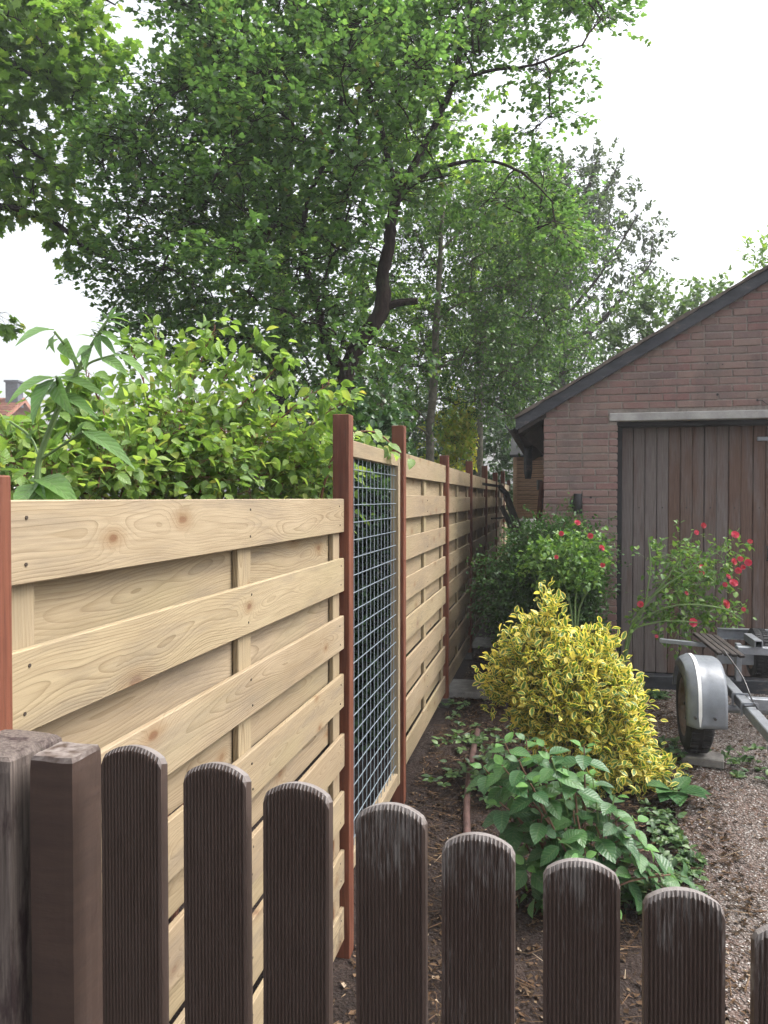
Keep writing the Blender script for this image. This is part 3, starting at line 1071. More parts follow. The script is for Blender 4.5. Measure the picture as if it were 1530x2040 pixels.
def scatter_shape(n, sfun, tmv, tmt, size, flat, mat, name, parent, lift=0.0, seed=5, tilt=0.3):
    rng = np.random.default_rng(seed)
    P = np.array([sfun(rng) for _ in range(n)])
    ang = rng.uniform(0, 2 * PI, n)
    sc_ = rng.uniform(*size, n)
    c, s = np.cos(ang), np.sin(ang)
    V = tmv[None] * np.stack([sc_ * rng.uniform(.7, 1.3, n), sc_ * rng.uniform(.7, 1.2, n), sc_ * flat], 1)[:, None, :]
    x = V[:, :, 0] * c[:, None] - V[:, :, 1] * s[:, None]
    y = V[:, :, 0] * s[:, None] + V[:, :, 1] * c[:, None]
    z = V[:, :, 2] + x * rng.normal(size=n)[:, None] * tilt + lift
    VV = np.stack([x, y, z], 2) + P[:, None, :]
    TT = (tmt[None] + (np.arange(n) * len(tmv))[:, None, None]).reshape(-1, 3)
    o = put(name, np_mesh(name, VV.reshape(-1, 3), TT, mat, {'rnd': np.repeat(rng.random(n), len(tmv)), 'edge': np.full(n * len(tmv), .5)}), parent)
    o['kind'] = 'stuff'
    return o


def drive_pt(rng):
    while True:
        s_, t_ = rng.uniform(1.5, 7.5), 1.45 + 2.2 * rng.random()
        p = W(s_, t_, 0)
        if p.x / p.y < 0.56:
            return (p.x, p.y, gz(p.x, p.y) + 0.004)


def mat_pebble(name):
    m, nt = new_mat(name)
    a = nd(nt, 'Attribute', attribute_name='rnd').outputs['Fac']
    col = ramp(nt, a, [(0, (0.09, 0.072, 0.064)), (0.35, (0.175, 0.145, 0.13)), (0.65, (0.28, 0.25, 0.232)), (0.9, (0.47, 0.445, 0.42)), (1, (0.18, 0.11, 0.085))])
    finish(nt, col, 0.8, spec=0.25)
    return m


M['pebble'] = mat_pebble('pebbles')
scatter_shape(26000, drive_pt, ico_v, ico_t, (0.003, 0.0085), 0.6 * 1.0, M['pebble'], 'pebbles', drive, seed=8).name = 'pebbles'


# ================================================================== FENCE
BH, PITCHB, BT = 0.135, 0.2385, 0.016
_cache = {}


def board_mesh(L, w, th, mat, ch=0.002):
    k = (round(L, 3), w, th, mat.name)
    if k not in _cache:
        _cache[k] = MB().box((L / 2, th / 2, w / 2), (L, th, w), ch).mesh('board', mat)
    return _cache[k]


def fence_panel(s0, L, zb, label, nails=True, seed=0):
    """15-board hit-and-miss panel; local x along the fence, -y towards the garden"""
    rnd = random.Random(seed)
    root = empty('fence_section', W(s0, 0, zb), UROT)
    tag(root, label, 'fence panel', 'timber panels of the long fence')
    for i in range(8):
        put('front_board', board_mesh(L, BH, BT, M['pine']), root,
            (rnd.uniform(-.003, .003), rnd.uniform(0, .002), i * PITCHB + rnd.uniform(-.003, .003)), (0, rnd.uniform(-.0012, .0012), 0))
    for i in range(7):
        put('back_board', board_mesh(L, BH, BT, M['pine2']), root,
            (0, BT + 0.022 + rnd.uniform(0, .002), i * PITCHB + PITCHB / 2 + rnd.uniform(-.003, .003)), (0, rnd.uniform(-.001, .001), 0))
    H = 7 * PITCHB + BH
    for x in (0.012, L / 2 - 0.045, L - 0.102):
        k = ('batten',)
        if k not in _cache:
            # built lying along x so that the grain runs lengthways
            _cache[k] = MB().box((H / 2, 0.009, 0.045), (H - 0.012, 0.018, 0.09), 0.002).mesh('batten', M['pine2'])
        put('batten', _cache[k], root, (x + 0.09, BT + 0.0022, 0.004), (0, -PI / 2, 0))
    if nails:
        mb = MB()
        for i in range(8):
            for x in (0.05, L / 2, L - 0.06):
                for dz in (0.03, BH - 0.03):
                    p = Vector((x + rnd.uniform(-.015, .015), -0.0006, i * PITCHB + dz))
                    mb.tube([p, p + Vector((0, 0.004, 0))], 0.0034, 6)
        n = mb.build('nail_heads', M['nail'], root)
        n['kind'] = 'stuff'
    return root


fence_panel(1.20, 1.99, 0.115, 'nearest and lowest pale pine fence panel, cut across by the brown picket gate', True, 1)
S_FAR = [4.405 + 1.87 * i for i in range(7)]
names_far = ['pale pine fence panel directly behind the wire mesh section',
             'second pale pine fence panel behind the wire mesh section',
             'third pale pine fence panel behind the wire mesh section',
             'fourth pale pine fence panel behind the wire mesh, beside the dark bush',
             'fifth pale pine fence panel behind the wire mesh, next to the leaning timber',
             'farthest pale pine fence panel, at the end by the small shed']
for i, lb in enumerate(names_far):
    fence_panel(S_FAR[i] + 0.035, 1.80, 0.372, lb, i < 2, 10 + i)

post_spec = [(1.165, 1.955, 'reddish hardwood post at the left picture edge beside the nearest panel'),
             (3.225, 2.262, 'tallest thick reddish hardwood post between nearest panel and wire mesh'),
             (4.405, 2.325, 'reddish hardwood post at the far side of the wire mesh section'),
             (S_FAR[1], 2.262, 'reddish hardwood post, first one beyond the wire mesh section'),
             (S_FAR[2], 2.305, 'reddish hardwood post, second one beyond the wire mesh section'),
             (S_FAR[3], 2.335, 'reddish hardwood post, third one beyond the wire mesh section'),
             (S_FAR[4], 2.31, 'reddish hardwood post, fourth one beyond the wire mesh section'),
             (S_FAR[5], 2.40, 'reddish hardwood post, fifth one beyond the wire mesh section'),
             (S_FAR[6], 2.36, 'farthest reddish hardwood post at the end of the fence')]
for i, (s_, top, lb) in enumerate(post_spec):
    p = W(s_, -0.015, 0)
    g = gz(p.x, p.y) - 0.05
    me = MB().box((0, 0, (top - g) / 2), (0.0695, 0.0695, top - g), 0.0025).mesh('fence_post', M['hard'])
    o = put('fence_post', me, None, (p.x, p.y, g), (0, 0, UROT))
    tag(o, lb, 'post', 'hardwood fence posts')
    if i in (3, 4, 5):
        me2 = MB().box((0, 0, 0.09), (0.082, 0.082, 0.18), 0.008).mesh('post_foot', M['footconc'])
        put('concrete_foot', me2, o, (0, 0, -0.06))

# wire mesh section in a timber frame
ms0, msL = 3.262, 1.106
zb, zt = 0.33, 2.168
root = empty('mesh_panel', W(ms0, 0.0, zb), UROT)
tag(root, 'tall wire mesh panel in a pale timber frame between two reddish posts', 'mesh panel')
Hm = zt - zb
fw, fd = 0.05, 0.045
mb = MB().box((Hm / 2, fd / 2, fw / 2), (Hm, fd, fw), 0.003)
stile = mb.mesh('frame_stile', M['pine2'])
put('frame_stile', stile, root, (fw, 0, 0), (0, -PI / 2, 0))
put('frame_stile', stile, root, (msL, 0, 0), (0, -PI / 2, 0))
rl = msL - 2 * fw - 0.002
put('frame_top_rail', MB().box((rl / 2, fd / 2, 0.035), (rl, fd - .003, 0.07), 0.003).mesh('frame_rail', M['pine']), root, (fw + .001, 0.0015, Hm - 0.0715))
put('frame_bottom_rail', MB().box((rl / 2, fd / 2, 0.035), (rl, fd - .003, 0.07), 0.003).mesh('frame_rail', M['pine']), root, (fw + .001, 0.0015, 0.0015))
wl = Hm - 0.12
vw = MB().tube([(0, 0, 0), (0, 0, wl)], 0.0021, 6).mesh('wire', M['wire'], True)
hw = MB().tube([(0, 0, 0), (rl - .006, 0, 0)], 0.0025, 6).mesh('wire', M['wire'], True)
nvert = 13
for k in range(nvert):
    put('upright_wire', vw, root, (fw + 0.03 + k * (rl - 0.06) / (nvert - 1), 0.0205, 0.06))
for k in range(22):
    put('cross_wire', hw, root, (fw + 0.004, 0.0150, 0.115 + k * 0.0762))

# ================================================================== PICKET GATE
GA = UA                                         # the gate lies square to the fence
gdir = Vector((math.cos(GA), -math.sin(GA), 0))
gperp = Vector((math.sin(GA), math.cos(GA), 0))
pw, pp = 0.0865, 0.1137


def gate_pt(px):
    """point on the gate line seen at photo column px"""
    k = (px - 765) / F
    x0, y0 = -0.330, 1.0
    a = (k * y0 - x0) / (gdir.x - k * gdir.y)
    return Vector((x0, y0, 0)) + gdir * a


def picket_mesh(i, Lz, seed):
    """grooved board with a rounded, bevelled top; local top at z=0, front at y=0"""
    rnd = random.Random(seed)
    hw_, th = pw / 2, 0.019
    ng = 17
    xs, ys = [], []
    m = 0.0035
    span = pw - 2 * m
    xs += [-hw_, -hw_ + m]
    ys += [0.0012, 0.0]
    for g in range(ng):
        x0 = -hw_ + m + span * g / ng
        w = span / ng
        xs += [x0 + w * .30, x0 + w * .50, x0 + w * .80, x0 + w]
        ys += [0.0025, 0.0025, 0.0, 0.0]
    xs += [hw_]
    ys += [0.0012]

    def arc(x):
        R = 0.062
        return -(R - math.sqrt(max(1e-6, R * R - x * x))) - (max(0, abs(x) - hw_ + .004) * 1.2)
    vs, fs = [], []
    n = len(xs)
    rows = []
    zs = [-Lz, -Lz * .5, None, 'b']
    for kind in zs:
        row = []
        for x, y in zip(xs, ys):
            if kind == 'b':
                vs.append((x * 0.985, 0.0045 + rnd.uniform(-.0003, .0003), arc(x * 0.985) + rnd.uniform(-.0003, .0003)))
            elif kind is None:
                vs.append((x, y, arc(x) - 0.0055 + rnd.uniform(-.0007, .0007)))
            else:
                vs.append((x, y, kind))
            row.append(len(vs) - 1)
        rows.append(row)
    # back top edge and back bottom
    row = []
    for x in xs:
        vs.append((x, th, arc(x) - 0.003))
        row.append(len(vs) - 1)
    rows.append(row)
    row = []
    for x in xs:
        vs.append((x, th, -Lz))
        row.append(len(vs) - 1)
    rows.append(row)
    for r0, r1 in zip(rows, rows[1:] + rows[:1]):
        for k in range(n - 1):
            fs.append((r0[k], r0[k + 1], r1[k + 1], r1[k]))
    for k in (0, n - 1):
        fs.append(tuple(r[k] for r in rows))
    return MB().add(vs, fs).mesh('picket', M['picket'])


gate_root = empty('picket_gate', (-0.33, 1.0, 0.03), -GA)
tag(gate_root, 'dark brown grooved picket gate with worn rounded tops in the foreground', 'gate')
px_c = [259, 426, 588.5, 776.5, 952, 1158.5, 1364, 1590]
tops = [1488, 1523, 1563, 1605, 1666, 1719, 1778, 1850]
wears = [0.40, 0.45, 0.75, 1.05, 1.25, 1.15, 0.95, 1.0]
ginv = gate_root.matrix_basis.inverted()
for i, (pc, ty, wr) in enumerate(zip(px_c, tops, wears)):
    g = gate_pt(pc)
    tp = at(pc, ty, g.y)
    me = picket_mesh(i, tp.z - 0.12, 40 + i)
    ginv = Matrix.Translation(Vector((-0.33, 1.0, 0.03))) @ Matrix.Rotation(-GA, 4, 'Z')
    loc = ginv.inverted() @ tp
    o = put('picket', me, gate_root, loc, (0, random.uniform(-.004, .004), 0))
    o['wear'] = wr
# rails behind the pickets
for z in (0.45, 1.12):
    a_, b_ = Vector((-0.07, 0.0195 + 0.018, z)), Vector((0.98, 0.0195 + 0.018, z))
    o = MB().bar(a_, b_, 0.034, 0.07, 0.004).build('rail', M['bpost'], gate_root)


def rough_post(name, mat, w, d, H, seed, n=14, amp=0.002, dome=0.0):
    """square post with slightly uneven faces and worn top"""
    rnd = random.Random(seed)
    mb = MB()
    k = 5
    prof = []
    for (ax, ay, bx, by) in ((-1, -1, 1, -1), (1, -1, 1, 1), (1, 1, -1, 1), (-1, 1, -1, -1)):
        for j in range(k):
            t = j / k
            x, y = ax + (bx - ax) * t, ay + (by - ay) * t
            m_ = max(abs(x), abs(y))
            if abs(x) > .98 and abs(y) > .98:
                x *= .975
                y *= .975
            prof.append((x * w / 2, y * d / 2))
    zs = list(np.linspace(0, H - 0.02, n)) + [H - 0.006, H]
    vs, fs = [], []
    N = len(prof)
    for zi, z in enumerate(zs):
        sc_ = 1.0 if zi < len(zs) - 2 else (0.985 if zi == len(zs) - 2 else 0.90)
        for (x, y) in prof:
            vs.append((x * sc_ + rnd.uniform(-amp, amp), y * sc_ + rnd.uniform(-amp, amp), z + (rnd.uniform(-amp, amp) if zi >= len(zs) - 2 else 0)))
    for i in range(len(zs) - 1):
        for j in range(N):
            fs.append((i * N + j, i * N + (j + 1) % N, (i + 1) * N + (j + 1) % N, (i + 1) * N + j))
    top = len(vs)
    vs.append((0, 0, H + dome))
    for j in range(N):
        fs.append(((len(zs) - 1) * N + j, (len(zs) - 1) * N + (j + 1) % N, top))
    fs.append(tuple(range(N))[::-1])
    mb.add(vs, fs)
    return mb.build(name, mat, None, False)


q = at(132, 1494, 1.045)
o = rough_post('gate_stile', M['bpost'], 0.066, 0.066, q.z - 0.03, 3, amp=0.0006)
o.location = (q.x, q.y, 0.03)
o.rotation_euler = (0, 0, -GA + math.radians(-1))
tag(o, 'square brown painted gate post between the old grey post and the pickets', 'post')
q = at(-2, 1478, 1.09)
o = rough_post('old_post', M['opost'], 0.13, 0.12, q.z - 0.03, 5, amp=0.0016, dome=0.004)
o.location = (q.x, q.y, 0.03)
o.rotation_euler = (0, 0, -GA)
tag(o, 'weathered grey peeling timber post in the bottom left corner', 'post')

# ================================================================== GARAGE
GC = Vector((1.40, 6.75, 0.0))
vdir = Vector((UC, -US, 0))
udir = Vector((US, UC, 0))
Gz = 0.24
SL = 0.5816
EAVE = 2.669
RIDGE_A = 2.25
GW = 2 * RIDGE_A
GD = 5.0
DA0, DA1, DZ = 0.62, 3.3, 2.582


def GP(a, u, z):
    return GC + vdir * a + udir * u + Vector((0, 0, z))


def slope_z(a):
    return EAVE + SL * min(a, GW - a)


garage = empty('brick_garage', GC + Vector((0, 0, Gz)), -UA)
tag(garage, 'old brick garage with dark verge board and weathered plank door', 'garage')


def gput(mb, name, mat, parent=garage, sm=False):
    o = mb.build(name, mat, None, sm)
    to_parent(o, parent)
    return o


# wall core (mortar), 6 mm behind the brick faces
mb = MB()
front = [(0.006, Gz), (DA0 - .006, Gz), (DA0 - .006, DZ + .004), (DA1 + .006, DZ + .004), (DA1 + .006, Gz), (GW - .006, Gz), (GW - .006, EAVE), (RIDGE_A, slope_z(RIDGE_A)), (0.006, EAVE)]
mb.prism(front, vdir, (0, 0, 1), udir, 0.09, GP(0, 0.006, 0))
for a_ in (0.006, GW - 0.096):
    mb.box((0, 0, 0), (0, 0, 0)) if False else None
    poly = [(0.1, Gz), (GD, Gz), (GD, EAVE + 0.01), (0.1, EAVE + 0.01)]
    mb.prism(poly, udir, (0, 0, 1), vdir, 0.09, GP(a_, 0, 0))
mb.prism([(0.1, Gz), (GW - .1, Gz), (GW - .1, EAVE), (RIDGE_A, slope_z(RIDGE_A)), (.1, EAVE)], vdir, (0, 0, 1), udir, 0.09, GP(0, GD - .1, 0))
gput(mb, 'wall', M['mortar'])

# bricks
CH = 0.0627
brick_var = []


def brick_mesh(L, seed):
    rnd = random.Random(seed)
    mb = MB().box((L / 2, 0.045, 0.026), (L, 0.09, 0.052), 0.0035)
    mb.v = [(x + rnd.uniform(-.0018, .0018), y + rnd.uniform(-.0012, .0012), z + rnd.uniform(-.0018, .0018)) for x, y, z in mb.v]
    return mb.mesh('brick', M['brick'])


bm_full = [brick_mesh(0.21, k) for k in range(5)]
bm_half = [brick_mesh(0.10, 10 + k) for k in range(3)]
cutm = {}


def brick_len(L, k):
    if abs(L - 0.21) < .006:
        return bm_full[k % 5]
    if abs(L - 0.10) < .006:
        return bm_half[k % 3]
    q = round(L, 2)
    if q not in cutm:
        cutm[q] = brick_mesh(q, 50 + int(q * 100))
    return cutm[q]


rest = MB()
rnd = random.Random(4)
nb = 0
course = 0
z = Gz + 0.004
while z < slope_z(RIDGE_A):
    spans = []
    zt_ = z + 0.052
    if z < DZ + 0.02:
        spans = [(0.0, DA0)]
        if z > DZ - 0.07:
            spans = [(0.0, 0.543)]
        spans.append((DA1 if z < DZ - .02 else DA1 + 0.08, GW))
    else:
        lo = max(0.0, (zt_ - EAVE) / SL - 0.02)
        if z < DZ + 0.075:
            lo2 = 0.543
            spans = [(lo, lo2), (DA1 + .08, GW - lo)]
        else:
            spans = [(lo, GW - lo)]
    for (a0, a1) in spans:
        x = a0
        first = (0.10 if course % 2 else 0.21)
        if a0 > 0.01 and a0 < 2:
            # keep the bond running behind the verge
            off = 0.0 if course % 2 else 0.11
            kk = math.floor((a0 - off) / 0.22)
            first = off + (kk + 1) * 0.22 - a0 - 0.01
            if first < 0.04:
                first += 0.22
            first = min(first, 0.21) if first <= 0.215 else 0.21
        L = first
        while x < a1 - 0.03:
            L = min(L, a1 - x)
            if a1 - (x + L) < 0.05:
                L = a1 - x
            if rnd.random() < 0.10 and L > 0.2 and a1 - x > .3:
                L = 0.10
            if x < 1.98:
                o = put('brick', brick_len(L, nb), garage)
                o.location = (x + rnd.uniform(-.002, .002), rnd.uniform(-.0025, .0025), z - Gz + rnd.uniform(-.002, .002))
                o.rotation_euler = (rnd.uniform(-.006, .006), rnd.uniform(-.006, .006), rnd.uniform(-.008, .008))
                nb += 1
            else:
                c = GP(x + L / 2, 0.045, z + .026)
                rest.box(c, (L, .09, .052), 0.003, Matrix.Rotation(-UA, 3, 'Z'))
            x += L + 0.0105
            L = 0.21
    # side wall towards the fence
    x = 0.0 if course % 2 else 0.11
    if z < EAVE - .06:
        while x < GD - .2:
            c = GP(0.045, x + .105 + (.1 if x < .05 else 0), z + .026)
            if x > 0.1:
                rest.box(c, (.21, .09, .052), 0.003, Matrix.Rotation(PI / 2 - UA, 3, 'Z'))
            x += 0.2205
    z += CH
    course += 1
o = gput(rest, 'brickwork', M['brick'])
o['kind'] = 'stuff'

# lintel
mb = MB().box(GP((0.553 + DA1 + .07) / 2, 0.045 - 0.006, DZ + 0.037), (DA1 + .07 - 0.553, 0.098, 0.070), 0.006, Matrix.Rotation(-UA, 3, 'Z'))
gput(mb, 'lintel', M['lintel'])
# reveal side posts and dark head behind the door
mb = MB()
mb.box(GP(DA0 + 0.028, 0.20, (Gz + DZ) / 2), (0.05, 0.10, DZ - Gz - .01), 0.004, Matrix.Rotation(-UA, 3, 'Z'))
gput(mb, 'door_frame', M['black'])
mb = MB()
mb.box(GP((DA0 + DA1) / 2, 0.195, DZ + 0.012), (DA1 - DA0 + .1, 0.19, 0.10), 0.004, Matrix.Rotation(-UA, 3, 'Z'))
gput(mb, 'door_head', M['black'])
mb = MB()
mb.box(GP((DA0 + DA1) / 2, 0.33, (Gz + DZ) / 2 + .15), (DA1 - DA0 + .3, 0.03, DZ - Gz + .3), 0, Matrix.Rotation(-UA, 3, 'Z'))
gput(mb, 'door_backing', M['black'])
mb = MB()
mb.box(GP((DA0 + DA1) / 2, 0.17, Gz + 0.075), (DA1 - DA0 - .02, 0.11, 0.13), 0.008, Matrix.Rotation(-UA, 3, 'Z'))
gput(mb, 'door_sill', M['barge'])

# door planks
door = empty('door')
door.parent = garage
door.location = (0, 0, 0)
plank = MB().box((0.0485, 0.012, 1.08), (0.0955, 0.024, 2.16), 0.005).mesh('plank', M['door'])
pl_h = DZ - Gz - 0.14
plank = MB().box((0.0485, 0.012, pl_h / 2), (0.0955, 0.024, pl_h), 0.006).mesh('plank', M['door'])
x = DA0 + 0.056
k = 0
studs = MB()
while x < 2.35:
    put('plank', plank, door, (x, 0.235 + rnd.uniform(-.003, .003), 0.142), (0, rnd.uniform(-.001, .001), 0))
    if k % 2:
        studs.tube([(x + .05, 0.2305, 1.60), (x + .05, 0.236, 1.60)], 0.006, 8)
    x += 0.0985
    k += 1
while x < DA1 - .1:
    put('plank', plank, door, (x, 0.235, 0.142))
    x += 0.0985
so = studs.build('stud', M['iron'], door)
so.name = 'studs'
so['kind'] = 'stuff'
# latch bracket high on the door and handle at the right
mb = MB().box((1.83, 0.222, 2.19), (0.09, 0.02, 0.035), .003)
mb.build('door_bracket', M['galv'], door)
mb = MB().tube([(1.87, 0.215, 1.27), (1.87, 0.19, 1.25), (1.87, 0.19, 1.17), (1.87, 0.215, 1.15)], 0.008, 8)
mb.build('door_handle', M['iron'], door, True)

# verge board, worn strip on top, roof slabs, eaves
tv = 0.205


def slope_board(a0, a1, lo, hi, u0, du, name, mat, n=14, wob=0.0, mirror=False, sm=False):
    """board along the roof slope; lo/hi measured from the wall's slope line"""
    rnd_ = random.Random(9)
    mb = MB()
    pts = []
    for i in range(n + 1):
        a_ = a0 + (a1 - a0) * i / n
        w0, w1 = rnd_.uniform(-wob, wob), rnd_.uniform(-wob, wob)
        zz = EAVE + SL * a_
        A = GW - a_ if mirror else a_
        pts.append((A, zz + lo + w0, zz + hi + w1))
    vs, fs = [], []
    for (A, z0, z1) in pts:
        vs += [GP(A, u0, z0), GP(A, u0, z1), GP(A, u0 + du, z1), GP(A, u0 + du, z0)]
    for i in range(n):
        for j in range(4):
            fs.append((i * 4 + j, i * 4 + (j + 1) % 4, (i + 1) * 4 + (j + 1) % 4, (i + 1) * 4 + j))
    fs += [(0, 1, 2, 3), (n * 4, n * 4 + 3, n * 4 + 2, n * 4 + 1)]
    mb.add(vs, fs)
    return gput(mb, name, mat)


for mir in (False, True):
    slope_board(-0.24, RIDGE_A - 0.002, -0.012, 0.092, -0.055, 0.04, 'verge_board', M['barge'], 16, 0.0015, mir)
    slope_board(-0.25, RIDGE_A - 0.002, 0.094, 0.122, -0.075, 0.075, 'verge_trim', M['vergewood'], 30, 0.006, mir)
    slope_board(-0.24, RIDGE_A - 0.002, 0.045, 0.116, 0.004, GD + .1, 'roof_slab', M['rooffelt'], 4, 0.0, mir)
    slope_board(-0.22, 0.02, -0.05, 0.02, -0.012, GD, 'soffit_board', M['darkwood'], 3, 0.0, mir)
# gutter along the eave, with a short outlet
mb = MB()
prof = [(math.cos(t) * 0.055, math.sin(t) * 0.055) for t in np.linspace(PI, 2 * PI, 9)] + [(math.cos(t) * 0.049, math.sin(t) * 0.049) for t in np.linspace(2 * PI, PI, 9)]
mb.prism(prof, vdir, (0, 0, 1), udir, GD, GP(-0.285, 0.03, EAVE - 0.085))
gput(mb, 'gutter', M['barge'], sm=True)
mb = MB().tube([GP(-0.20, 2.2, EAVE - 0.10), GP(-0.20, 2.2, EAVE - 0.42), GP(-0.20, 2.2, EAVE - 0.52)], [0.05, 0.05, 0.035], 10)
gput(mb, 'gutter_outlet', M['barge'], sm=True)
mb = MB()
mb.prism([(0, -0.03), (0, -0.34), (-0.21, -0.15), (-0.21, -0.06)], vdir, (0, 0, 1), udir, 0.03, GP(-0.004, 0.35, EAVE))
gput(mb, 'eave_bracket', M['darkwood'])

# wall lamp on the pier
q = GP(0.285, 0.0, 0)
lamp = empty('wall_lamp', GP(0.29, -0.002, 1.875), -UA)
tag(lamp, 'small black cylindrical wall lamp on the brick pier beside the door', 'wall lamp')
MB().tube([(0, -0.055, -0.088), (0, -0.055, -0.08), (0, -0.055, 0.08), (0, -0.055, 0.088)], [0.033, 0.037, 0.037, 0.033], 20).build('lamp_body', M['black'], lamp, True)
MB().tube([(-0.012, -0.03, 0.0), (-0.012, 0.0, 0.0)], [0.05, 0.055], 20).build('back_plate', M['black'], lamp, True)
# holes and the stray cable over the lintel
mb = MB()
for (hx, hz) in ((1.42, 2.79), (1.46, 3.04), (1.34, 3.05), (1.73, 2.735), (0.40, 1.93), (0.42, 1.76)):
    mb.tube([GP(hx, -0.003, hz), GP(hx, 0.003, hz)], 0.010 if hz < 2.9 else 0.006, 8)
o = gput(mb, 'drill_holes', M['black'])
o['kind'] = 'stuff'
cb = MB()
cpts = [GP(1.73, 0.0, 2.735), GP(1.76, -0.02, 2.73), GP(1.80, -0.03, 2.695), GP(1.85, -0.03, 2.675), GP(1.95, -0.03, 2.68), GP(2.1, -.02, 2.72)]
cb.tube(dense(cpts, [.003] * 6)[0], 0.003, 5)
o = cb.build('cable', M['black'], None, True)
tag(o, 'thin black cable hanging from the bricks over the garage lintel', 'cable')

# ================================================================== SHED AND THINGS BEHIND THE GARAGE
shed = empty('small_shed', at(1022, 1100, 12.2) * 1.0, -UA)
shed.location.z = 0.26
tag(shed, 'small raised wooden shed with grey felt roof behind the garage corner', 'shed')
zs0, zs1 = 1.70, 2.60
nbd = 13
bd = MB().box((0.75, 0.012, 0.0335), (1.44, 0.02, 0.062), 0.004).mesh('board', M['shed'])
for k in range(nbd):
    put('board', bd, shed, (0.0, -0.012 + 0.002 * (k % 2), zs0 - .26 + k * 0.069), (math.radians(5), 0, 0))
MB().box((0.75, 0.55, zs0 - .26 + .45), (1.40, 1.06, .88)).build('wall', M['darkwood'], shed)
for x_ in (0.03, 1.47):
    MB().box((x_, -.015, (zs1 - .26) / 2), (0.06, 0.07, zs1 - .26), .004).build('corner_post', M['shed'], shed)
MB().box((0.75, -0.02, zs0 - .26 - 0.045), (1.38, 0.05, 0.09), .004).build('sill_board', M['shed'], shed)
MB().bar((0.10, -0.012, 0.95), (0.62, -0.012, 1.37), 0.03, 0.07, .003).build('brace', M['shed'], shed)
mb = MB()
mb.prism([(-0.14, 0.0), (0.55, 0.36), (1.24, 0.0), (1.24, .04), (0.55, 0.40), (-0.14, 0.04)], (0, 1, 0), (0, 0, 1), (1, 0, 0), 1.62, (-0.05, 0, zs1 - .26 - .03))
mb.build('roof', M['rooffelt'], shed)

# dark leaning timber with two cross pegs
lt = empty('leaning_timber', at(1058, 1100, 8.9), 0)
lt.location.z = 0.26
tag(lt, 'dark old timber leaning against the fence with thin cross arms', 'timber')
A, B = at(1062, 1130, 8.8), at(1008, 985, 9.6)
mb = MB().bar(A, B, 0.06, 0.07, .004)
to_parent(mb.build('beam', M['darkwood'], None), lt)
A2, B2 = at(1050, 1120, 8.9), at(1000, 1010, 9.4)
to_parent(MB().bar(A2, B2, 0.045, 0.05, .003).build('beam', M['darkwood'], None), lt)
to_parent(MB().bar(at(1010, 985, 9.55), at(996, 969, 9.5), 0.045, 0.05).bar(at(996, 969, 9.5), at(955, 963, 9.3), 0.02, 0.03).build('arm', M['darkwood'], None), lt)
to_parent(MB().bar(at(1014, 1031, 9.3), at(979, 1033, 9.1), 0.015, 0.02).build('arm', M['darkwood'], None), lt)
A, B = at(1069, 1080, 8.3), at(1081, 960, 8.5)
o = MB().bar(A, B, 0.05, 0.05, .004).build('red_pole', M['redwood'], None)
tag(o, 'dark red pole leaning beside the garage corner in front of the shed', 'pole')
o = MB().box(at(1075, 966, 8.6), (0.06, 0.05, 0.11), .006).build('junction_box', M['conc'], None)
tag(o, 'small pale box fixed beside the garage corner near the shed', 'box')

# white planter half hidden by the dark bush
q = at(1012, 1300, 8.1)
wp = empty('white_planter', (q.x, q.y, gz(q.x, q.y)), -UA)
tag(wp, 'white plastic planter half hidden behind the dark bush by the path', 'planter')
mb = MB()
mb.add([(-.09, -.09, 0), (.30, -.09, 0), (.30, .30, 0), (-.09, .30, 0), (-.105, -.105, .31), (.315, -.105, .31), (.315, .315, .31), (-.105, .315, .31)],
       [(0, 1, 5, 4), (1, 2, 6, 5), (2, 3, 7, 6), (3, 0, 4, 7), (0, 3, 2, 1)])
mb.build('tub', M['white'], wp)
MB().bar((-.12, -.112, .325), (.33, -.112, .325), .02, .03, .003).bar((-.112, -.10, .325), (-.112, .33, .325), .02, .03, .003).bar((.322, -.10, .325), (.322, .33, .325), .02, .03, .003).build('rim', M['white'], wp)
MB().box((.105, .105, .285), (.38, .38, .02)).build('soil_fill', M['soil'], wp)

# path slabs
for (px_, py_, Y0, w, d, rz, lb) in ((955, 1368, 6.52, 0.52, 0.40, -UA - .05, 'nearest loose concrete slab lying by the fence path'),
                                     (985, 1280, 8.7, 0.5, 0.45, -UA + .04, 'far concrete slab on the shaded path beside the white planter')):
    q = at(px_, py_, Y0)
    mb = MB().box((0, 0, 0.03), (w, d, 0.06), 0.006)
    o = put('paving_slab', mb.mesh('paving_slab', M['conc']), None, (q.x, q.y, gz(q.x, q.y) + (.005 if Y0 < 7 else -.02)), (0.02, -.01, rz))
    tag(o, lb, 'slab', 'loose path slabs')

# rusty pipe along the bed
pts = [Vector((0.415, 3.75, 0)), Vector((0.46, 4.25, 0)), Vector((0.55, 4.8, 0)), Vector((0.66, 5.4, 0))]
for p in pts:
    p.z = gz(p.x, p.y) + 0.022
P_, R_ = dense(pts, [.02] * 4)
o = MB().tube(P_, .02, 10).build('pipe', M['rust'], None, True)
tag(o, 'rusty brown pipe lying on the soil beside the hydrangea', 'pipe')

# ================================================================== TRAILER
TW = Vector((2.02, 4.86, 0.0))
tz = gz(2.0, 4.9) + 0.062
tr = empty('boat_trailer', TW + Vector((0, 0, tz)), -UA)
tag(tr, 'galvanised boat trailer with grey mudguards parked before the garage door', 'trailer')
# local frame: x across (right), y back, z up, origin under the left wheel
WR = 0.275


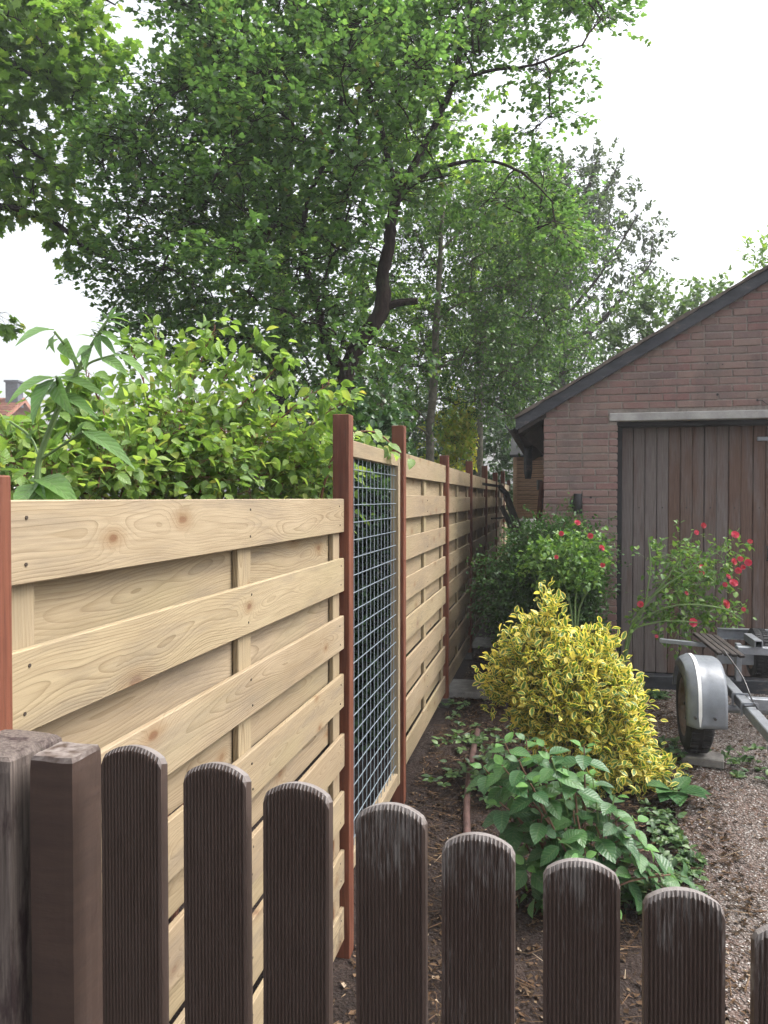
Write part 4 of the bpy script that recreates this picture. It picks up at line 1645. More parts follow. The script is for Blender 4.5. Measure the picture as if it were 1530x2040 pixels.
def wheel(parent, x, y, r, w, zc, nm='wheel'):
    wh = empty(nm)
    wh.parent = parent
    wh.location = (x, y, zc)
    prof = [(-w * .36, r * .60), (-w * .50, r * .70), (-w * .50, r * .86), (-w * .42, r * .95), (-w * .30, r * .99), (0, r), (w * .30, r * .99), (w * .42, r * .95), (w * .5, r * .86), (w * .5, r * .70), (w * .36, r * .60)]
    n = 40
    vs, fs = [], []
    for k in range(n):
        t = 2 * PI * k / n
        for (a_, rr) in prof:
            vs.append((a_, rr * math.cos(t), rr * math.sin(t)))
    m_ = len(prof)
    for k in range(n):
        for j in range(m_):
            fs.append((k * m_ + j, k * m_ + (j + 1) % m_, ((k + 1) % n) * m_ + (j + 1) % m_, ((k + 1) % n) * m_ + j))
    MB().add(vs, fs).build('tyre', M['rubber'], wh, True)
    # tread ribs
    tb = MB()
    for k in range(44):
        t = 2 * PI * k / 44
        for sx in (-1, 1):
            c = Vector((sx * w * .22, r * 1.0 * math.cos(t + sx * .03), r * 1.0 * math.sin(t + sx * .03)))
            tb.box(c, (w * .30, r * .10, .008), 0, Matrix.Rotation(t - PI / 2, 3, 'X'))
    o = tb.build('tread', M['rubber'], wh)
    o['kind'] = 'stuff'
    rp = [(-w * .46, r * .66), (-w * .40, r * .60), (-w * .20, r * .56), (-w * .16, r * .36), (-w * .30, r * .24), (-w * .32, 0.001)]
    vs, fs = [], []
    for k in range(n):
        t = 2 * PI * k / n
        for (a_, rr) in rp:
            vs.append((a_, rr * math.cos(t), rr * math.sin(t)))
    m_ = len(rp)
    for k in range(n):
        for j in range(m_ - 1):
            fs.append((k * m_ + j, k * m_ + j + 1, ((k + 1) % n) * m_ + j + 1, ((k + 1) % n) * m_ + j))
    MB().add(vs, fs).build('rim', M['rim'], wh, True)
    hb = MB()
    for k in range(5):
        t = 2 * PI * k / 5
        hb.tube([(-w * .34, r * .30 * math.cos(t), r * .30 * math.sin(t)), (-w * .20, r * .30 * math.cos(t), r * .30 * math.sin(t))], .010, 6)
    o = hb.build('wheel_nuts', M['iron'], wh, True)
    o['kind'] = 'stuff'
    return wh


wheel(tr, -0.045, 0.0, WR, 0.155, WR)


def mudguard(parent, x0, x1, r, zc):
    """rolled mudguard: flat crown, rounded outer edge, side skirt following the wheel arch"""
    mb = MB()
    n = 36
    t0, t1 = math.radians(-12), math.radians(168)
    # cross profile from inside edge to outer skirt: (x, extra radius)
    prof = [(x1, 0.0), (x1 - .02, .008), (0.5 * (x0 + x1) + .02, .010), (x0 + 0.10, .012), (x0 + .085, .020), (x0 + .062, .020), (x0 + .048, .012), (x0 + 0.030, .006), (x0 + 0.010, -.010), (x0, -0.035)]
    vs, fs = [], []
    for k in range(n + 1):
        u = k / n
        t = t0 + (t1 - t0) * u
        edge = min(u, 1 - u)
        rr = r * (1.0 + 0.02 * math.cos(2 * (t - PI / 2)))
        for j, (x_, e_) in enumerate(prof):
            if j == len(prof) - 1:
                # skirt reaches further down on the flanks of the arch, opens at the foot
                e2 = e_ - 0.035 * math.exp(-((u - .5) / .18) ** 2) - 0.012
                if edge < 0.12:
                    e2 += (0.12 - edge) * 0.25
            else:
                e2 = e_
            # squared off shoulders: blend circle towards a rounded box
            cx, cz = math.cos(t), math.sin(t)
            p_ = 2.7
            sq = (abs(cx) ** p_ + abs(cz) ** p_) ** (-1 / p_)
            vs.append((x_, -(rr + e2) * cx * sq, zc + (rr + e2) * cz * sq * 0.97))
    m_ = len(prof)
    for k in range(n):
        for j in range(m_ - 1):
            fs.append((k * m_ + j, k * m_ + j + 1, (k + 1) * m_ + j + 1, (k + 1) * m_ + j))
    o = mb.add(vs, fs).build('mudguard', M['fender'], parent, True)
    sm_ = o.modifiers.new('solid', 'SOLIDIFY')
    sm_.thickness = 0.005
    # worn white stripe on the ridge
    vs, fs = [], []
    for k in range(n + 1):
        t = t0 + 0.04 + (t1 - t0 - 0.04) * k / n * 0.62
        rr = r * (1.0 + 0.02 * math.cos(2 * (t - PI / 2))) + .0235
        cx, cz = math.cos(t), math.sin(t)
        sq = (abs(cx) ** 2.7 + abs(cz) ** 2.7) ** (-1 / 2.7)
        wd = 0.010 if k > 4 else 0.003 + 0.0018 * k
        for x_ in (x0 + .0735 - wd, x0 + .0735 + wd):
            vs.append((x_, -rr * cx * sq, zc + rr * cz * sq * .97))
    for k in range(n):
        fs.append((2 * k, 2 * k + 1, 2 * k + 3, 2 * k + 2))
    st = MB().add(vs, fs).build('stripe', M['white'], o, True)
    bt = MB()
    for x_ in (x0 + .045, x0 + .155):
        t = t0 + .22
        rr = r + .02
        sq = (abs(math.cos(t)) ** 2.7 + abs(math.sin(t)) ** 2.7) ** (-1 / 2.7)
        y_ = -rr * math.cos(t) * sq
        bt.tube([(x_, y_ - .012, zc + rr * math.sin(t) * sq), (x_, y_ + .01, zc + rr * math.sin(t) * sq)], .008, 8)
    b_ = bt.build('bolts', M['iron'], o, True)
    b_['kind'] = 'stuff'
    return o


mudguard(tr, -0.14, 0.092, 0.300, WR + 0.012)
RX = 0.20
MB().bar((RX + .02, 1.1, .36), (RX - .02, -1.55, .36), 0.06, 0.06, .005).build('chassis_rail', M['galv'], tr)
MB().bar((1.42, 1.1, .36), (1.40, -0.4, .36), 0.06, 0.06, .005).build('chassis_rail', M['galv'], tr)
MB().bar((RX + .035, -0.12, .345), (1.37, -0.12, .345), 0.06, 0.075, .005).build('cross_beam', M['galv'], tr)
MB().tube([(0.03, 0.0, WR), (1.58, 0.0, WR)], .026, 12).build('axle', M['galv'], tr, True)
MB().bar((RX, 0.62, 0.47), (1.45, 0.62, 0.47), 0.05, 0.07, .005).build('cross_beam', M['galv'], tr)
MB().bar((RX + .10, 0.46, 0.565), (1.45, 0.46, 0.565), 0.06, 0.055, .005).build('cross_beam', M['galv'], tr)
for x_ in (RX + .125,):
    MB().bar((x_, 0.52, 0.34), (x_, 0.52, 0.60), 0.035, 0.05, .003).build('upright', M['galv'], tr)
# open box tube on the beam
mb = MB()
for (c_, d_) in (((0, 0, .022), (.05, .30, .006)), ((0, 0, -.022), (.05, .30, .006)), ((.022, 0, 0), (.006, .30, .038)), ((-.022, 0, 0), (.006, .30, .038))):
    mb.box((RX + .22 + c_[0], 0.52, 0.622 + c_[2]), d_)
mb.build('box_tube', M['galv'], tr)
# upper channel rail, side bar, dark slats
mb = MB()
mb.bar((RX + .07, 0.93, 0.60), (1.6, 0.93, 0.60), 0.004, 0.07).bar((RX + .07, 0.91, 0.637), (1.6, 0.91, 0.637), 0.05, 0.004).bar((RX + .07, 0.91, 0.563), (1.6, 0.91, 0.563), 0.05, 0.004)
mb.build('channel_rail', M['galv'], tr)
MB().bar((-0.18, 0.60, 0.585), (0.12, 0.52, 0.578), 0.03, 0.03, .003).build('side_bar', M['galv'], tr)
sl = MB()
for k in range(4):
    MB().bar((0.06 + .045 * k, 0.62, 0.64 - .004 * k), (0.14 + .045 * k, 0.18, 0.585 - .004 * k), 0.035, 0.02, .003).build('bunk_slat', M['darkwood'], tr)
wheel(tr, 0.50, 0.72, 0.17, 0.11, 0.50, 'spare_wheel')
mb = MB().tube(dense([Vector((RX - .05, 0.12, .62)), Vector((RX + .02, -.05, .50)), Vector((RX + .04, -.2, .40)), Vector((RX + .02, -.38, .40))], [.005] * 4)[0], .005, 6)
mb.tube([(RX - .05, -.42, .40), (RX + .01, -.43, .41), (RX + .04, -.43, .35), (RX + .05, -.43, .30)], .005, 6)
mb.build('brake_cable', M['black'], tr, True)
for y_ in (-.33, -.10):
    MB().bar((RX - .045, y_, .396), (RX + .045, y_, .396), .012, .010).bar((RX - .042, y_, .396), (RX - .042, y_, .32), .012, .006).bar((RX + .044, y_, .396), (RX + .044, y_, .32), .012, .006).build('u_bolt', M['galv'], tr)
MB().bar((RX - .05, -0.95, .315), (RX + .05, -.95, .315), .10, .006).box((RX, -.95, .30), (.07, .08, .03), .003).build('bracket', M['galv'], tr)

# concrete block under the tyre
o = put('concrete_block', MB().box((0, 0, 0.028), (0.245, 0.15, 0.056), 0.007).mesh('concrete_block', M['conc']), None, (2.0, 4.80, gz(2, 4.8) + .005), (0, 0, -UA - .18))
tag(o, 'flat grey concrete block under the trailer tyre', 'block')

# ================================================================== FAR HOUSE
hz = at(0, 800, 38)
house = empty('far_house', (hz.x - 6.1, 40, 0), 0)
tag(house, 'distant house with orange tiled roof and dark chimney at the left edge', 'house')
MB().box((0, 0, 2.4), (12.2, 7, 4.8)).build('wall', M['housewall'], house)
rf = MB()
rf.prism([(-4.2, 0), (0, 2.3), (4.2, 0), (4.2, .2), (0, 2.55), (-4.2, .2)], (0, 1, 0), (0, 0, 1), (1, 0, 0), 12.8, (-6.4, 0, 4.6))
rfo = rf.build('roof', M['tile'], house)
tl = MB()
for k in range(22):
    yy = -4.2 + k * 0.19
    zz = 4.8 + (yy + 4.2) * 2.3 / 4.2
    tl.bar((-6.4, yy, zz + .03), (6.4, yy, zz + .03), .19, .035)
t_ = tl.build('tile_courses', M['tile'], rfo)
t_['kind'] = 'stuff'
MB().box((6.0, -0.3, 7.25), (0.62, .62, 1.25)).box((6.0, -.3, 7.92), (.74, .74, .1)).build('chimney', M['chim'], rfo)
MB().box((2.2, -3.52, 2.8), (1.4, .05, 1.2)).build('window', M['chim'], house)

# ================================================================== TREES
def tree_root(px, Y, label, name='tree', group='trees behind the fence'):
    q = at(px, 1000, Y)
    r = empty(name, (q.x, q.y, gz(q.x, q.y)))
    tag(r, label, 'tree', group)
    return r


def trunk_part(tree, spec, name, mat, n=10, jit=.006, seed=1):
    P, Rr = poly3(spec)
    P, Rr = dense(P, Rr, 5, jit, seed)
    to_parent(MB().tube(P, Rr, n).build(name, mat, None, True), tree)
    return P


# --- the big field maple
t1 = tree_root(700, 7.1, 'large dark spreading tree with crooked forked trunk behind the wire mesh', 'field_maple')
base = at(700, 1000, 7.1)
sk = []
b0 = Vector((base.x, base.y, gz(0, 7) - .05))
P, Rr = [b0, at(702, 880, 7.1), at(692, 785, 7.1), at(690, 735, 7.1)], [.13, .095, .082, .078]
P, Rr = dense(P, Rr, 5, .008)
to_parent(MB().tube(P, Rr, 12).build('trunk', M['bark'], None, True), t1)
sk += P
sk += trunk_part(t1, [(690, 738, 7.1, .072), (712, 690, 7.05, .072), (748, 640, 7.0, .072), (764, 600, 7.0, .072), (762, 550, 7.0, .058), (775, 490, 7.0, .056), (780, 440, 7.0, .05), (793, 380, 7.0, .046)], 'limb', M['bark'], 12, .006, 2)
sk_main = list(sk)
sk += trunk_part(t1, [(762, 618, 7.0, .04), (790, 604, 6.98, .035), (832, 600, 6.95, .03)], 'stub_branch', M['bark'], 8, .003, 3)
sk += trunk_part(t1, [(688, 742, 7.1, .06), (655, 700, 7.1, .05), (640, 640, 7.15, .04), (618, 560, 7.2, .035), (595, 470, 7.3, .03), (560, 380, 7.4, .022)], 'limb', M['bark'], 10, .006, 4)
sk += trunk_part(t1, [(793, 382, 7.0, .044), (830, 320, 7.0, .036), (865, 250, 7.0, .032), (905, 160, 6.9, .026), (925, 60, 6.8, .02), (950, -80, 6.8, .014)], 'limb', M['bark'], 8, .006, 5)
sk_main += sk[-26:]
sk += trunk_part(t1, [(790, 392, 7.0, .034), (830, 358, 7.0, .024), (900, 328, 6.9, .018), (970, 320, 6.8, .014), (1040, 345, 6.7, .011), (1100, 400, 6.7, .006)], 'limb', M['bark'], 7, .006, 6)
sk += trunk_part(t1, [(793, 384, 7.0, .030), (772, 310, 7.1, .026), (750, 220, 7.2, .024), (690, 110, 7.3, .02), (600, 20, 7.4, .016), (520, -60, 7.5, .012)], 'limb', M['bark'], 8, .006, 7)
sk += trunk_part(t1, [(598, 475, 7.3, .026), (620, 380, 7.2, .026), (665, 290, 7.2, .022), (680, 200, 7.2, .018)], 'limb', M['bark'], 8, .006, 8)
sk_main += sk[-16:]
sk += trunk_part(t1, [(596, 470, 7.3, .02), (500, 420, 7.2, .016), (400, 400, 7.1, .012), (300, 390, 7.0, .007)], 'limb', M['bark'], 7, .006, 9)
sk += trunk_part(t1, [(900, 165, 6.9, .018), (980, 140, 6.7, .014), (1060, 130, 6.6, .011), (1160, 90, 6.6, .007)], 'limb', M['bark'], 7, .006, 10)
pol1 = [(300, -170), (345, 40), (330, 130), (215, 240), (185, 330), (235, 420), (240, 500), (205, 555), (250, 610), (270, 690), (340, 715), (430, 700), (520, 720), (600, 760), (670, 815), (740, 815), (800, 700), (830, 560), (850, 420), (930, 400), (1010, 420), (1130, 500), (1170, 470), (1165, 410), (1090, 335), (1112, 285), (1116, 180), (1100, 110), (1205, 62), (1215, 25), (1150, -170)]


def dens1(x, y):
    d = 1.0
    for (hx, hy, hr, k) in ((965, 255, 62, 0.0), (1040, 215, 45, .25), (1095, 300, 50, .25), (1005, 160, 40, .15), (1040, 60, 40, .45), (620, 720, 60, .5), (840, 330, 45, .35), (470, 560, 60, .45), (385, 520, 60, .25), (330, 90, 50, .3), (520, 50, 40, .45)):
        r = math.hypot(x - hx, y - hy)
        if r < hr:
            d = min(d, k)
    if x > 930:
        d *= 0.85
    if 740 < x < 900 and y > 420:
        d *= 0.5
    return d


nod = crown_nodes(pol1, 440, 7.2, 1.7, 0.15, dens1, random.Random(21))
# the limbs show: little foliage hangs straight in front of them
lim = project(np.array([tuple(p) for p in sk_main]))
rk = random.Random(2)
keep = []
for q_, c_ in zip(project(np.array([tuple(c) for c in nod])), nod):
    near = np.hypot(lim[:, 0] - q_[0], lim[:, 1] - q_[1]).min()
    if near < (62 if q_[1] > 330 else (40 if q_[0] < 720 else (28 if q_[0] < 900 else 0))) and c_.y < 7.35 and rk.random() < .93:
        continue
    keep.append(c_)
nod = keep
grow(t1, nod, sk, M['bark'], T_FIELD, M['l_main'], 0.33, 14, 13, (0.040, 0.064), 0.12, .45, False, 0.011, seed=31, layer=0.36, flat=.45)

# --- big-leaved sycamore reaching in from the left
t2 = tree_root(-260, 8.6, 'broad leaved tree reaching in from the top left corner', 'sycamore')
base = at(-260, 1000, 8.6)
sk = []
P, Rr = [Vector((base.x, base.y, .2)), at(-265, 700, 8.6), at(-255, 420, 8.6), at(-270, 150, 8.6), at(-260, -150, 8.6)], [.2, .17, .15, .11, .07]
P, Rr = dense(P, Rr, 5, .008)
to_parent(MB().tube(P, Rr, 12).build('trunk', M['bark'], None, True), t2)
sk += P
sk += trunk_part(t2, [(-255, 480, 8.6, .06), (-100, 415, 8.3, .048), (0, 412, 8.1, .040), (60, 425, 8.0, .034), (115, 447, 8.0, .028), (165, 490, 8.0, .02), (225, 520, 8.0, .012)], 'limb', M['bark'], 8, .006, 2)
sk += trunk_part(t2, [(-262, 200, 8.6, .055), (-100, 120, 8.3, .04), (0, 122, 8.1, .03), (60, 148, 8.0, .022), (150, 172, 8.0, .014)], 'limb', M['bark'], 8, .006, 3)
sk += trunk_part(t2, [(-262, 330, 8.6, .05), (-100, 250, 8.3, .034), (0, 270, 8.2, .022), (90, 320, 8.1, .012), (140, 350, 8.1, .007)], 'limb', M['bark'], 8, .006, 4)
sk += trunk_part(t2, [(-262, 30, 8.6, .045), (-60, -60, 8.3, .03), (120, -40, 8.2, .02), (230, 10, 8.1, .008)], 'limb', M['bark'], 8, .006, 5)
pol2 = [(-120, -120), (215, -120), (205, 20), (215, 90), (300, 150), (290, 190), (200, 240), (170, 320), (160, 390), (205, 470), (195, 510), (150, 505), (100, 425), (0, 415), (-120, 440)]


def dens2(x, y):
    d = 1.0
    for (hx, hy, hr, k) in ((75, 240, 24, 0.1), (20, 290, 16, .4), (110, 390, 20, .4), (85, 60, 22, .2), (165, 265, 30, .3), (50, 345, 25, .3), (115, 130, 20, .3), (200, 60, 25, .5)):
        if math.hypot(x - hx, y - hy) < hr:
            d = min(d, k)
    return d


nod = crown_nodes(pol2, 195, 8.1, 0.7, 0.15, dens2, random.Random(5)) + [at(2, 622, 8.0), at(-20, 640, 8.1)]
sk += [at(-60, 560, 8.3)]
grow(t2, nod, sk, M['bark'], T_SYC, M['l_syc'], 0.26, 6, 7, (0.070, 0.115), 0.35, .35, False, 0.010, parts=300, seed=8, flat=0.6, sprig_len=(.12, .25), layer=.5)

# --- tree further back, its backlit brightness put into the leaf colour
t3 = tree_root(560, 13.5, 'bright yellow green tree showing through gaps in the dark crown', 'lime_tree')
base = at(560, 1000, 13.5)
sk = []
P, Rr = dense([Vector((base.x, base.y, .2)), at(555, 700, 13.5), at(570, 400, 13.5), at(580, 100, 13.5)], [.2, .17, .12, .06], 5, .01)
to_parent(MB().tube(P, Rr, 8).build('trunk', M['bark'], None, True), t3)
sk += P
pol3 = [(330, 110), (380, 20), (520, 60), (700, 90), (960, 180), (1000, 330), (1120, 400), (1150, 520), (1050, 640), (900, 780), (650, 800), (480, 690), (300, 640), (330, 480), (400, 330)]
nod = crown_nodes(pol3, 110, 13.5, 1.6, 0.42, None, random.Random(6))
grow(t3, nod, sk, M['bark'], T_DIAMOND, M['l_back'], 0.62, 16, 16, (0.09, 0.15), 0.15, .25, False, 0.014, seed=9)

# --- holly with straight grey trunk
t4 = tree_root(858, 9.0, 'straight slender grey trunked holly tree behind the second fence panel', 'holly_tree')
base = at(856, 1000, 9.0)
P, Rr = dense([Vector((base.x, base.y, .2)), at(856, 930, 9.0), at(858, 840, 9.0), at(866, 740, 9.0), at(869, 650, 9.0), at(876, 540, 9.0), at(880, 440, 9.0), at(890, 360, 9.0)], [.055, .050, .049, .047, .040, .030, .022, .012], 5, .004)
to_parent(MB().tube(P, Rr, 12).build('trunk', M['greybark'], None, True), t4)
sk = P[10:]
for k, (p0, p1, z) in enumerate((((866, 720), (820, 690), 8.9), ((868, 735), (920, 715), 8.9), ((868, 640), (930, 600), 8.7), ((872, 600), (960, 580), 9.1), ((868, 740), (905, 728), 8.7), ((876, 540), (830, 480), 9.0), ((878, 500), (950, 440), 9.0), ((858, 845), (800, 800), 9.1), ((857, 870), (815, 850), 8.8))):
    m_ = ((p0[0] + p1[0]) / 2, (p0[1] + p1[1]) / 2 - 6)
    sk += trunk_part(t4, [(p0[0], p0[1], 9.0, .012), (m_[0], m_[1], (9 + z) / 2, .009), (p1[0], p1[1], z, .005)], 'limb', M['greybark'], 6, .003, 20 + k)
pol4 = [(790, 450), (880, 385), (1000, 380), (1120, 420), (1175, 500), (1150, 600), (1090, 700), (1060, 790), (1010, 830), (960, 800), (900, 845), (820, 870), (735, 870), (740, 790), (790, 700), (800, 560)]


def dens4(x, y):
    return 0.30 if (845 < x < 895 and y > 520) else (0.6 if x < 900 else 1.0)


nod = crown_nodes(pol4, 150, 9.35, 0.75, 0.20, dens4, random.Random(7))
grow(t4, nod, sk, M['twig'], T_DIAMOND, M['l_holly'], 0.30, 14, 13, (0.040, 0.062), 0.05, .25, False, 0.008, seed=12, flat=0.9)

# --- second grey trunk further along
t5 = tree_root(956, 11.0, 'second slender grey trunk standing behind the yellow shrub', 'holly_tree')
base = at(955, 1000, 11.0)
P, Rr = dense([Vector((base.x, base.y, .2)), at(955, 900, 11), at(957, 830, 11), at(960, 750, 11), at(965, 680, 11), at(972, 600, 11)], [.055, .05, .047, .043, .034, .02], 5, .004)
to_parent(MB().tube(P, Rr, 10).build('trunk', M['greybark'], None, True), t5)
sk = P[8:]
sk += trunk_part(t5, [(958, 834, 11, .013), (1000, 828, 10.8, .01), (1040, 830, 10.7, .006)], 'limb', M['greybark'], 6, .003, 41)
sk += trunk_part(t5, [(960, 770, 11, .012), (1010, 755, 10.9, .009), (1070, 760, 10.7, .005)], 'limb', M['greybark'], 6, .003, 42)
pol5 = [(930, 650), (1010, 620), (1090, 640), (1180, 690), (1150, 740), (1080, 790), (1010, 850), (975, 800), (940, 740)]
nod = crown_nodes(pol5, 70, 11.4, 0.7, 0.25, None, random.Random(8))
grow(t5, nod, sk, M['twig'], T_DIAMOND, M['l_holly'], 0.34, 13, 13, (0.05, 0.075), 0.05, .25, False, 0.008, seed=13, flat=0.9)

# --- dark oak far behind the garage
t6 = tree_root(1120, 18.0, 'tall dark feathery tree far behind the garage roof', 'oak_tree')
base = at(1110, 1000, 18)
sk = []
P, Rr = dense([Vector((base.x, base.y, .2)), at(1112, 800, 18), at(1120, 650, 18), at(1140, 500, 18), at(1165, 400, 18), at(1190, 320, 18)], [.2, .17, .13, .09, .06, .03], 5, .01)
to_parent(MB().tube(P, Rr, 8).build('trunk', M['bark'], None, True), t6)
sk += P
for k, (p0, p1) in enumerate((((1120, 640), (1270, 430)), ((1115, 720), (1300, 520)), ((1135, 520), (1230, 330)), ((1115, 700), (1240, 590)))):
    sk += trunk_part(t6, [(p0[0], p0[1], 18, .05), ((p0[0] + p1[0]) / 2, (p0[1] + p1[1]) / 2 + 12, 17.9, .035), (p1[0], p1[1], 17.8, .015)], 'limb', M['bark'], 6, .01, 50 + k)
pol6 = [(960, 420), (1090, 330), (1200, 305), (1245, 320), (1262, 380), (1290, 430), (1325, 485), (1300, 560), (1220, 600), (1195, 680), (1150, 760), (1080, 830), (1040, 900), (985, 900), (930, 800), (940, 600)]


def dens6(x, y):
    return 0.33 if x > 1180 else 1.0


nod = crown_nodes(pol6, 150, 18.2, 1.6, 0.42, dens6, random.Random(10))
grow(t6, nod, sk, M['bark'], T_DIAMOND, M['l_dark'], 0.55, 15, 15, (0.08, 0.13), 0.1, .25, False, 0.016, seed=14)

# --- light shrub rising behind the roof, and one sprig at the right edge
def shrub_from(px, py, Y, poly, n, label, mat, tm, Rb, sp, per, size, seed, name='shrub', cat='shrub', group=None, spacing=.2, D=.6, stem='twig', parts=0, r0=.008, dens=None, flat=.8, droop=.1, sprig_len=(.12, .26), nstem=7, tone=.25, clip=False, yfun=None):
    q = at(px, py, Y)
    g = gz(q.x, q.y)
    r = empty(name, (q.x, q.y, g))
    tag(r, label, cat, group)
    nod = crown_nodes(poly, n, yfun or Y, D, spacing, dens, random.Random(seed))
    rn = random.Random(seed)
    sk_ = []
    b_ = Vector((q.x, q.y, g))
    for k in range(nstem):
        e_ = rn.choice(nod)
        m_ = b_ * .45 + e_ * .55 + Vector((rn.uniform(-.08, .08), rn.uniform(-.08, .08), .1))
        foot = b_ + Vector((rn.uniform(-.06, .06), rn.uniform(-.06, .06), -.02))
        P_, R_ = dense([foot, foot * .7 + m_ * .3 + Vector((0, 0, .05)), m_, m_ * .4 + e_ * .6], [r0 * 1.5, r0 * 1.3, r0, r0 * .6], 4, .004, k)
        to_parent(MB().tube(P_, R_, 6).build('stem', M[stem], None, True), r)
        sk_ += P_[2:]
    grow(r, nod, sk_, M[stem], tm, mat, Rb, sp, per, size, droop, tone, clip, r0 * .7, 'foliage', True, parts, flat, seed + 1, 1.0, sprig_len)
    return r


shrub_from(1280, 760, 12.5, [(1170, 720), (1195, 650), (1260, 600), (1290, 565), (1340, 585), (1430, 565), (1440, 620), (1300, 720), (1230, 760)], 60, 'pale green shrub rising behind the garage roof slope', M['l_mid'], T_SIMPLE, .30, 10, 9, (.07, .12), 60, 'shrub', 'shrub', None, .25, .5)
shrub_from(1560, 700, 14.0, [(1505, 520), (1515, 490), (1560, 470), (1640, 480), (1640, 640), (1560, 640)], 25, 'tree top just showing over the verge at the right edge', M['l_back'], T_SIMPLE, .30, 9, 8, (.07, .12), 63, 'tree', 'tree', None, .3, .5)
shrub_from(915, 960, 9.6, [(865, 880), (885, 835), (915, 812), (945, 815), (968, 850), (962, 900), (930, 930), (880, 935)], 34, 'yellow green shrub glowing behind the second and third fence panels', M['l_acer'], T_SIMPLE, .16, 10, 9, (.05, .085), 66, 'yellow_shrub', 'shrub', None, .13, .35, clip=True)
# dark hedge closing the view behind the fence
hedge_poly = [(560, 760), (700, 770), (820, 800), (1000, 810), (1045, 860), (1040, 1010), (560, 1010)]
shrub_from(800, 1000, 15.0, hedge_poly, 110, 'dark overgrown hedge in the distance behind the fence', M['l_ivy'], T_DIAMOND, .42, 15, 14, (.08, .13), 70, 'far_hedge', 'hedge', None, .34, .9)
shrub_from(1005, 1100, 15.0, [(985, 1000), (1040, 1000), (1050, 1120), (985, 1120)], 24, 'dark bush added to darken the narrow gap between fence end and shed', M['l_ivy'], T_DIAMOND, .3, 12, 12, (.06, .10), 71, 'gap_darkening_bush', 'bush', None, .2, .4)  # added bush, keeps bright ground from showing where the gap is dark
# ivy hedge behind the wire mesh
r = shrub_from(735, 1400, 5.25, [(640, 850), (690, 800), (770, 800), (785, 950), (770, 1480), (690, 1500), (640, 1400)], 190, 'dark ivy hedge seen through the wire mesh', M['l_ivy'], T_OVATE, .15, 10, 9, (.04, .065), 73, 'ivy_hedge', 'hedge', None, .10, .25, clip=True)
# sprig of a shrub spilling over the mesh panel
spr = empty('overhanging_shrub', (W(3.95, -.5, 0).x, W(3.95, -.5, 0).y, .15))
tag(spr, 'leafy shrub twig hanging over the top of the wire mesh panel', 'shrub')
P_, R_ = dense([Vector((spr.location.x, spr.location.y, .15)), W(3.9, -.42, 1.3), W(3.85, -.25, 2.1), W(3.95, -.08, 2.26), W(4.1, 0.05, 2.16)], [.012, .010, .007, .005, .003], 5)
to_parent(MB().tube(P_, R_, 6).build('stem', M['redtwig'], None, True), spr)
L = Leaves()
rg = np.random.default_rng(5)
for k in range(34):
    t_ = rg.uniform(.0, 1) ** .8
    p = np.array(W(3.70 + .42 * t_, -.26 + .33 * t_, 2.20 + .05 * math.sin(t_ * 3) - .06 * t_)) + rg.normal(size=3) * [.03, .05, .028]
    L.add(p, rg.normal(size=3) * .5 + [.3, -.2, -.55], [.5 + rg.normal() * .3, -.7, .7], rg.uniform(.055, .085), rg.uniform(.4, .95))
leaf_objects(spr, T_OVATE, L, M['l_dog'], 60, cell=2)

# --- dogwood over the near panel
pol = [(-40, 900), (60, 885), (130, 870), (200, 862), (260, 838), (310, 812), (390, 800), (440, 815), (500, 838), (600, 858), (680, 872), (678, 910), (672, 1010), (-40, 1010)]


def densd(x, y):
    return .55 if y < 870 else 1.0


shrub_from(330, 1250, 3.3, pol, 185, 'light green dogwood shrub rising above the nearest fence panel', M['l_dog'], T_OVATE, .10, 6, 8, (.040, .066), 80, 'dogwood_shrub', 'shrub', None, .085, .62, 'redtwig', 300, .006, densd, .65, .25, (.10, .2), 12, .4, True, lambda x: 2.7 + 1.5 * max(0, x) / 680)

dg = bpy.data.objects['dogwood_shrub']
shoots = [[(300, 820), (285, 760), (262, 700)], [(370, 800), (400, 720), (428, 655)], [(340, 800), (335, 730), (310, 672)], [(430, 800), (455, 740), (500, 700)],
          [(470, 820), (520, 765), (565, 715)], [(540, 850), (600, 800), (655, 765)], [(590, 880), (640, 830), (690, 800)], [(210, 830), (190, 780), (172, 745)], [(130, 860), (140, 810), (120, 780)], [(400, 830), (380, 750), (372, 690)]]
sn, sp_ = [], []
rs = random.Random(44)
for k, c in enumerate(shoots):
    Yk = 2.7 + 1.4 * c[0][0] / 680 + rs.uniform(-.2, .4)
    P_, R_ = dense([at(x_, y_, Yk) for x_, y_ in c], [.0045, .0035, .002], 6, .003, k)
    to_parent(MB().tube(P_, R_, 5).build('shoot', M['redtwig'], None, True), dg)
    sn += P_[2::2]
    sp_ += P_
grow(dg, sn, sp_, M['redtwig'], T_OVATE, M['l_dog'], .045, 2, 5, (.045, .072), .35, .3, True, .003, 'shoot_foliage', True, 0, .7, 46, 1.0, (.05, .11))

# --- tall broad-leaved plant on the left
tp = empty('tall_plant', (at(70, 1000, 2.05).x, 2.05, .03))
tag(tp, 'tall single stemmed plant with long pointed leaves above the fence at left', 'plant')
stem = [Vector((tp.location.x, 2.05, .03)), at(70, 1150, 2.05), at(74, 967, 2.05), at(82, 903, 2.05), at(119, 808, 2.05), at(154, 739, 2.05), at(190, 675, 2.05), at(218, 632, 2.05)]
P_, R_ = dense(stem, [.011, .010, .009, .0085, .0075, .006, .0045, .003], 6)
to_parent(MB().tube(P_, R_, 8).build('stem', M['greenstem'], None, True), tp)
L = Leaves()


def big_leaf(p0, p1, Y0=2.05, Y1=2.05, up=(0, -.3, 1), petiole=None):
    a_, b_ = at(p0[0], p0[1], Y0), at(p1[0], p1[1], Y1)
    L.add(a_, b_ - a_, up, (b_ - a_).length, random.random())


